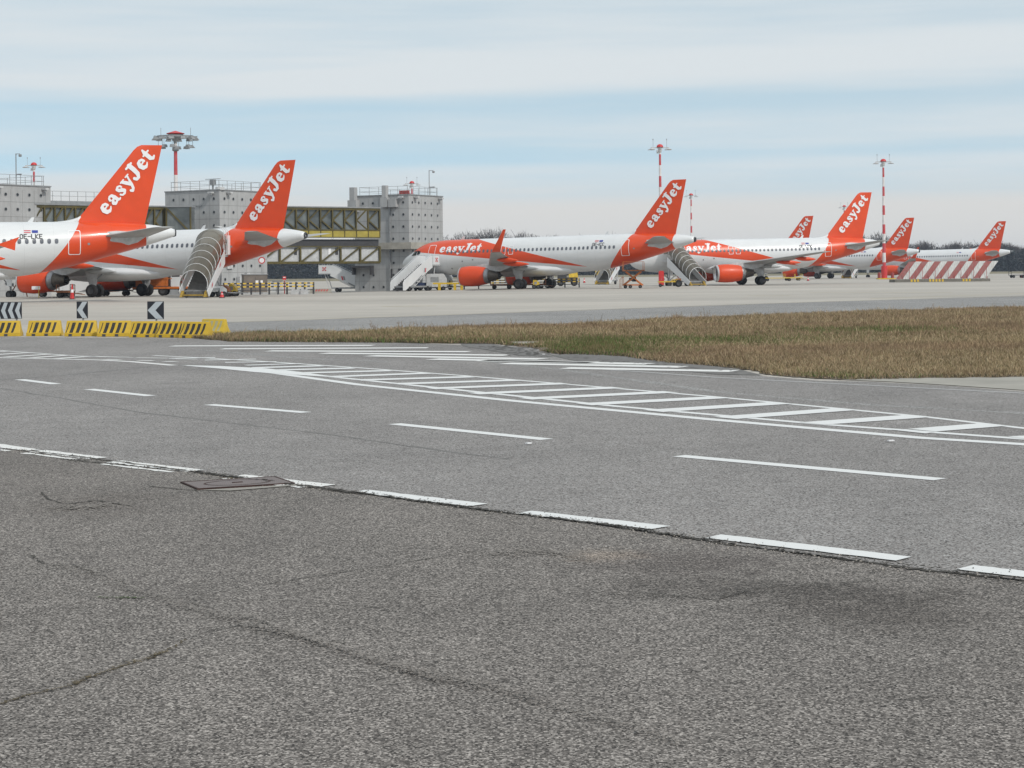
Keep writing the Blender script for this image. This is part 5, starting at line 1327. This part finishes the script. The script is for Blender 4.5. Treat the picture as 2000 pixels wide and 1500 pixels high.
# maintenance ladder frames under the second jet's engine
r = thing('maintenance_ladder', 'small reddish step ladder left of the orange engine of the second jet', 'ladder', gx(32, 172), .2)
mb = MB()
for y in (-.4, .4): mb.beam((-.7, y, 0), (.5, y, 2.1), .05, .05); mb.beam((1.0, y, 0), (.5, y, 2.1), .05, .05)
for k in range(7): u = k/7; mb.box((-.7+1.2*u, 0, 2.1*u+.1), (.2, .8, .04))
mb.build('frame', M['rust'], r); MB().box((.55, 0, 2.1), (.6, .9, .08)).build('platform', M['letter'], r)
r = thing('warning_board', 'pale board on a thin post before the orange engine of the second jet', 'sign', gx(70, 160), 0)
MB().tube((.25, 0, 0), (.25, 0, 1.0), .035, n=6).build('post', M['yellow'], r); MB().box((0, 0, .9), (.75, .04, .3)).build('board', M['letter'], r)
# ground crew person near the second jet
# ------------------------------------------------------------------ far wood (one mass of winter trees)
def quads_mesh(name, P, mats, midx, parent=None):
    """P: (n,4,3) array of quads"""
    n = len(P); me = bpy.data.meshes.new(name); me.vertices.add(4*n); me.vertices.foreach_set('co', P.reshape(-1).astype(np.float32))
    me.loops.add(4*n); me.loops.foreach_set('vertex_index', np.arange(4*n, dtype=np.int32))
    me.polygons.add(n); me.polygons.foreach_set('loop_start', np.arange(0, 4*n, 4, dtype=np.int32)); 
    try: me.polygons.foreach_set('loop_total', np.full(n, 4, dtype=np.int32))
    except Exception: pass
    for m_ in mats: me.materials.append(m_)
    me.polygons.foreach_set('material_index', midx.astype(np.int32)); me.update(calc_edges=True); me.validate()
    return link(name, me, parent)
M['twig'] = flat('bare_twig', (.07, .055, .048), .9, var=.3, scale=.2)
M['bark'] = flat('dark_bark', (.028, .025, .024), .95, var=.3, scale=.2)
M['ever'] = flat('evergreen_leaf', (.014, .019, .014), .9, var=.4, scale=.15)
M['ever2'] = flat('ivy_leaf', (.026, .028, .022), .9, var=.4, scale=.15)
HP = [(-400, 470), (0, 476), (500, 478), (700, 468), (860, 452), (890, 460), (915, 449), (970, 447), (1000, 457), (1020, 448), (1070, 458), (1120, 462), (1150, 458), (1230, 456), (1300, 470), (1500, 476), (1660, 466), (1690, 457), (1730, 455), (1745, 468), (1775, 474), (1800, 471), (1850, 477), (1862, 469), (1880, 474), (1930, 472), (1955, 466), (1985, 476), (2050, 482), (2400, 480)]
def wood():
    Q, MI = [], []
    R = RNG
    for row, (dist, cnt, hk) in enumerate([(880, 95, .90), (905, 95, .97), (935, 105, 1.0)]):
        for i in range(cnt):
            px = -350+2750*(i+R.uniform(.1, .9))/cnt; d = dist+R.uniform(-10, 10)
            yt = np.interp(px, [a for a, _ in HP], [b for _, b in HP]); top = at(px, yt+(4 if px > 1700 else 2), d).z
            x = (px-CX)/F*d; g = gz(x, d); h = (top-g)*hk*R.uniform(.84, 1.02); evg = R.random() < (.22 if row < 2 else .1)
            cw = h*R.uniform(.28, .42)
            # trunk and limbs
            def stick(a, b, w, m):
                a, b = np.array(a), np.array(b); v = b-a; s = np.cross(v, [0, 1, 0.2]); s = s/(np.linalg.norm(s)+1e-6)*w/2
                Q.append([a-s, a+s, b+s*.5, b-s*.5]); MI.append(m)
            stick((x, d, g), (x+R.uniform(-.5, .5), d, g+h*.75), .5, 1)
            if evg:
                n = 700; u = R.random(n)**.8; z = g+h*(.08+.92*u); rr = cw*(.75*(1-u)+.08)*np.sqrt(R.random(n)); an = R.random(n)*2*pi
                c = np.stack([x+rr*np.cos(an), d+rr*np.sin(an), z], 1); sz = .35; m = 2
            else:
                nb = 9
                for k in range(nb):
                    z0 = g+h*R.uniform(.25, .6); an = R.random()*2*pi; L = cw*R.uniform(.6, 1.1)
                    e = (x+L*cos(an), d+L*sin(an), z0+L*R.uniform(.7, 1.6)); stick((x, d, z0), e, .22, 1)
                n = 1200; an = R.random(n)*2*pi; ph = np.arccos(R.uniform(-1, 1, n)); rad = R.random(n)**.45
                cz = g+h*.64; ch = h*.38
                px_ = x+cw*rad*np.sin(ph)*np.cos(an); py_ = d+cw*rad*np.sin(ph)*np.sin(an); pz_ = cz+ch*rad*np.cos(ph)
                A = np.stack([px_, py_, pz_], 1); dirv_ = A-np.array([x, d, cz-ch*.8]); dirv_ /= np.linalg.norm(dirv_, axis=1)[:, None]+1e-6
                dirv_ += R.normal(0, .35, (n, 3)); Bv = A+dirv_*R.uniform(.8, 2.0, (n, 1)); s = np.cross(Bv-A, R.normal(0, 1, (n, 3))); s /= np.linalg.norm(s, axis=1)[:, None]+1e-6; s *= .10
                Q.extend(np.stack([A-s, A+s, Bv+s*.4, Bv-s*.4], 1).tolist()); MI.extend([0]*n)
                n = 420; u = R.random(n); z = g+h*(.02+.74*u**1.2); rr = cw*.9*np.sqrt(R.random(n)); an = R.random(n)*2*pi
                c = np.stack([x+rr*np.cos(an), d+rr*np.sin(an), z], 1); sz = .55; m = 3
            a = R.normal(0, 1, (len(c), 3)); a /= np.linalg.norm(a, axis=1)[:, None]; b = np.cross(a, R.normal(0, 1, (len(c), 3))); b /= np.linalg.norm(b, axis=1)[:, None]
            s = R.uniform(.6, 1.3, (len(c), 1))*sz
            Q.extend(np.stack([c-a*s, c-b*s, c+a*s, c+b*s], 1).tolist()); MI.extend([m]*len(c))
    # dense undergrowth wall
    n = 60000; px = R.uniform(-350, 2400, n); d = R.uniform(865, 880, n); x = (px-CX)/F*d; g = np.array([gz(a, b) for a, b in zip(x, d)])
    z = g+R.random(n)**1.1*(8.5+1.5*np.sin(x*.11)+1.2*np.sin(x*.37)); c = np.stack([x, d, z], 1)
    a = R.normal(0, 1, (n, 3)); a /= np.linalg.norm(a, axis=1)[:, None]; b = np.cross(a, R.normal(0, 1, (n, 3))); b /= np.linalg.norm(b, axis=1)[:, None]; s = R.uniform(.4, 1.0, (n, 1))*.75
    Q.extend(np.stack([c-a*s, c-b*s, c+a*s, c+b*s], 1).tolist()); MI.extend(R.choice([1, 2, 3], n, p=[.35, .45, .2]).tolist())
    o = quads_mesh('wood', np.array(Q), [M['twig'], M['bark'], M['ever'], M['ever2']], np.array(MI)); o['kind'] = 'stuff'; tag(o, 'wood of bare winter trees and dark evergreens along the far side of the airfield', 'wood')
wood()

# ------------------------------------------------------------------ grass verge
def inside(poly, x, y):
    c = np.zeros(len(x), bool); j = len(poly)-1
    for i in range(len(poly)):
        xi, yi = poly[i]; xj, yj = poly[j]
        m = ((yi > y) != (yj > y)) & (x < (xj-xi)*(y-yi)/(yj-yi+1e-12)+xi); c ^= m; j = i
    return c
def vnoise(x, y, s, seed):
    r = np.random.default_rng(seed); T = r.random((64, 64)); u, v = x/s % 64, y/s % 64; i, j = u.astype(int) % 64, v.astype(int) % 64; fu, fv = u-np.floor(u), v-np.floor(v)
    fu, fv = fu*fu*(3-2*fu), fv*fv*(3-2*fv); a = T[i, j]*(1-fu)+T[(i+1) % 64, j]*fu; b = T[i, (j+1) % 64]*(1-fu)+T[(i+1) % 64, (j+1) % 64]*fu; return a*(1-fv)+b*fv
GM = [flat('grass_tan', (.36, .27, .16), .9, var=.25, scale=.6), flat('grass_brown', (.245, .17, .105), .9, var=.3, scale=.6), flat('grass_olive', (.165, .138, .062), .9, var=.3, scale=.6), flat('grass_green', (.085, .15, .03), .9, var=.3, scale=.8), flat('grass_straw', (.44, .36, .23), .9, var=.2, scale=.6), flat('grass_dark_fringe', (.07, .06, .035), .95, var=.4, scale=2)]
def grass():
    poly = [(v_.co.x, v_.co.y) for v_ in soil.data.vertices]
    xs = [p[0] for p in poly]; ys = [p[1] for p in poly]; N = 3600000
    x = RNG.uniform(min(xs), min(max(xs), 26), N); y = RNG.uniform(min(ys), max(ys), N)
    u = x/y*F+CX; k = (u > -50) & (u < 2080); x, y = x[k], y[k]
    # more blades near, fewer far
    k = RNG.random(len(x)) < np.clip((34/y)**1.3, 0, 1); x, y = x[k], y[k]
    k = inside(poly, x, y); x, y = x[k], y[k]
    nz = vnoise(x, y, .8, 1)*.5+vnoise(x, y, 2.7, 2)*.5; k = RNG.random(len(x)) < .35+.9*nz; x, y, nz = x[k], y[k], nz[k]
    n = len(x); big = vnoise(x*.16, y*.9, 2.6, 3); fine = vnoise(x, y, 1.1, 4)
    U = x/y*F+CX; V = CY-ROLL*(U-1000)+H*F/y
    gp = np.exp(-(((U-1170)/110)**2+((V-684)/11)**2))*1.5+np.exp(-(((U-1300)/300)**2+((V-667)/7)**2))*.8+np.exp(-(((U-1700)/160)**2+((V-649)/6)**2))*.8+np.exp(-(((U-750)/350)**2+((V-668)/4)**2))*.5+np.exp(-(((U-1630)/120)**2+((V-737)/6)**2))*.45+np.exp(-(((U-600)/300)**2+((V-656)/4)**2))*.25
    keep = ~((U > 996) & (U < 1060) & (V > 666.5) & (V < 672.5)); keep &= ~((U > 945) & (U < 1052+40*fine) & (V > 673.5+5*fine) & (vnoise(x, y, .6, 21) > .34)); x, y, nz, big, fine, U, V, gp, = [q[keep] for q in (x, y, nz, big, fine, U, V, gp)]; n = len(x)
    g = gp*(.55+.9*fine); rnd = RNG.random(n)
    m = np.where(rnd < .30, 0, np.where(rnd < .66, 1, np.where(rnd < .88, 2, 4)))
    m = np.where((big+RNG.normal(0, .16, n)) > .56, np.where(rnd < .72, 1, 0), m); m = np.where((big+RNG.normal(0, .16, n)) < .34, np.where(rnd < .5, 0, np.where(rnd < .7, 4, 2)), m)
    m = np.where(RNG.random(n) < g*.9, 3, m); m = np.where((RNG.random(n) < g*.5), 2, m)
    near = [(a, b) for a, b in soil_near if 370 < a < 2510][::-1]; near.sort(); Vn = np.interp(U, [a for a, _ in near], [b for _, b in near])
    fringe = (V > Vn-2.5-2.5*vnoise(x, y, .7, 9)) & (RNG.random(n) < .6); m = np.where(fringe, 5, m)
    tuft = vnoise(x, y, .35, 11)
    h = RNG.uniform(.05, .17, n)*(.35+.7*nz+.75*tuft**2)*np.where(fringe, .6, 1.)*np.where(m == 3, .9, 1.0); tall = RNG.random(n) < .015; h = np.where(tall, h*1.9, h)
    h *= np.clip(.55+.015*(y-30), .6, 1.1)
    w = RNG.uniform(.003, .008, n)*(1+(y-30)/40); a = RNG.random(n)*2*pi; ln = RNG.normal(0, .5, (n, 2))*h[:, None]
    b = np.stack([x, y, np.full(n, .0)], 1); s = np.stack([np.cos(a)*w, np.sin(a)*w*.5, np.zeros(n)], 1); t = b+np.stack([ln[:, 0], ln[:, 1], h], 1)
    print('grass blades', n)
    o = quads_mesh('grass', np.stack([b-s, b+s, t+s*.25, t-s*.25], 1), GM, m); o['kind'] = 'stuff'; tag(o, 'dry brown grass with green patches growing along the road verge', 'grass')
grass()
# a few tall weeds at the edge of the verge
def weeds(px, py, n, h):
    c = G(px, py); mb = MB()
    for k in range(n):
        x, y = c.x+random.gauss(0, .12), c.y+random.gauss(0, .1); hh = h*random.uniform(.5, 1); tx = x+random.gauss(0, .08)
        mb.tube((x, y, 0), (tx, y, hh), .006, .003, 4)
        for q in range(4): z = hh*random.uniform(.4, 1); mb.tube((x+(tx-x)*z/hh, y, z), (x+(tx-x)*z/hh+random.uniform(-.08, .08), y, z+.06), .004, .003, 4)
    return mb
for i, (px, py, n, h, lb) in enumerate([(358, 655, 5, .5, 'thin dry weed standing behind the last barriers'), (728, 650, 7, .42, 'tall dry weed tuft on the far rim of the verge, left of the others'), (785, 649, 5, .45, 'lone dry weed on the far rim of the verge between two tufts'), (822, 648, 8, .4, 'dry weed tuft on the far rim of the verge, right of the others'), (1378, 626, 6, .5, 'dry weed on the far rim of the verge above the bare pavement patch')]):
    tag(weeds(px, py, n, h).build('weed', GM[1], None), lb, 'weed', 'dry weeds on the verge')
def grit():
    mb = MB(); P = [G(*p) for p in edge_px[1:]]
    for k in range(1500):
        u = random.random()*(len(P)-1); i = int(u); c = P[i].lerp(P[i+1], u-i); c = c+Vector((random.gauss(0, .08), random.gauss(-.10, .16), 0)); r = random.uniform(.003, .011)
        q = Matrix.Rotation(random.random()*6, 3, 'Z'); vs = [c+q@Vector((x*r*random.uniform(.7, 1.2), y*r*random.uniform(.7, 1.2), .004+(z+1)*r*.5)) for x, y, z in ((1, 0, -.6), (-.5, .9, -.6), (-.5, -.9, -.6), (.1, .1, .9))]
        mb.add(vs, [(0, 1, 2), (0, 3, 1), (1, 3, 2), (2, 3, 0)], random.randrange(2))
    o = mb.build('grit', [flat('grit_pale', (.34, .31, .28), .9), flat('grit_dark', (.07, .065, .06), .9)], None); o['kind'] = 'stuff'; tag(o, 'loose grit along the joint of the old pavement', 'grit')
grit()
def litter():
    for k, (px, py, lb) in enumerate([(1062, 693, 'white scrap of litter on the bare verge beside the grass'), (1740, 863, 'pale flake lying on the road below the double line'), (1032, 868, 'tiny pale flake on the road under the middle lane dash')]):
        c = G(px, py); o = MB().box((c.x, c.y, .015), (.07, .04, .012), 0, rotz(.4*k)).build('litter', M['letter'], None); tag(o, lb, 'litter', 'scraps of litter')
litter()

# ------------------------------------------------------------------ air
def haze():
    o = MB().box((0, 1150, 14.5), (5400, 2800, 33)).build('haze', bpy.data.materials.new('haze_air'), None)
    m_ = o.data.materials[0]; m_.use_nodes = True; nt = m_.node_tree; nt.nodes.clear()
    v = nt.nodes.new('ShaderNodeVolumePrincipled'); v.inputs['Density'].default_value = .00016; v.inputs['Color'].default_value = (.70, .82, 1, 1); v.inputs['Anisotropy'].default_value = .2
    out = nt.nodes.new('ShaderNodeOutputMaterial'); nt.links.new(v.outputs[0], out.inputs['Volume']); o['kind'] = 'stuff'; tag(o, 'thin pale air haze over the airfield', 'haze')
haze()
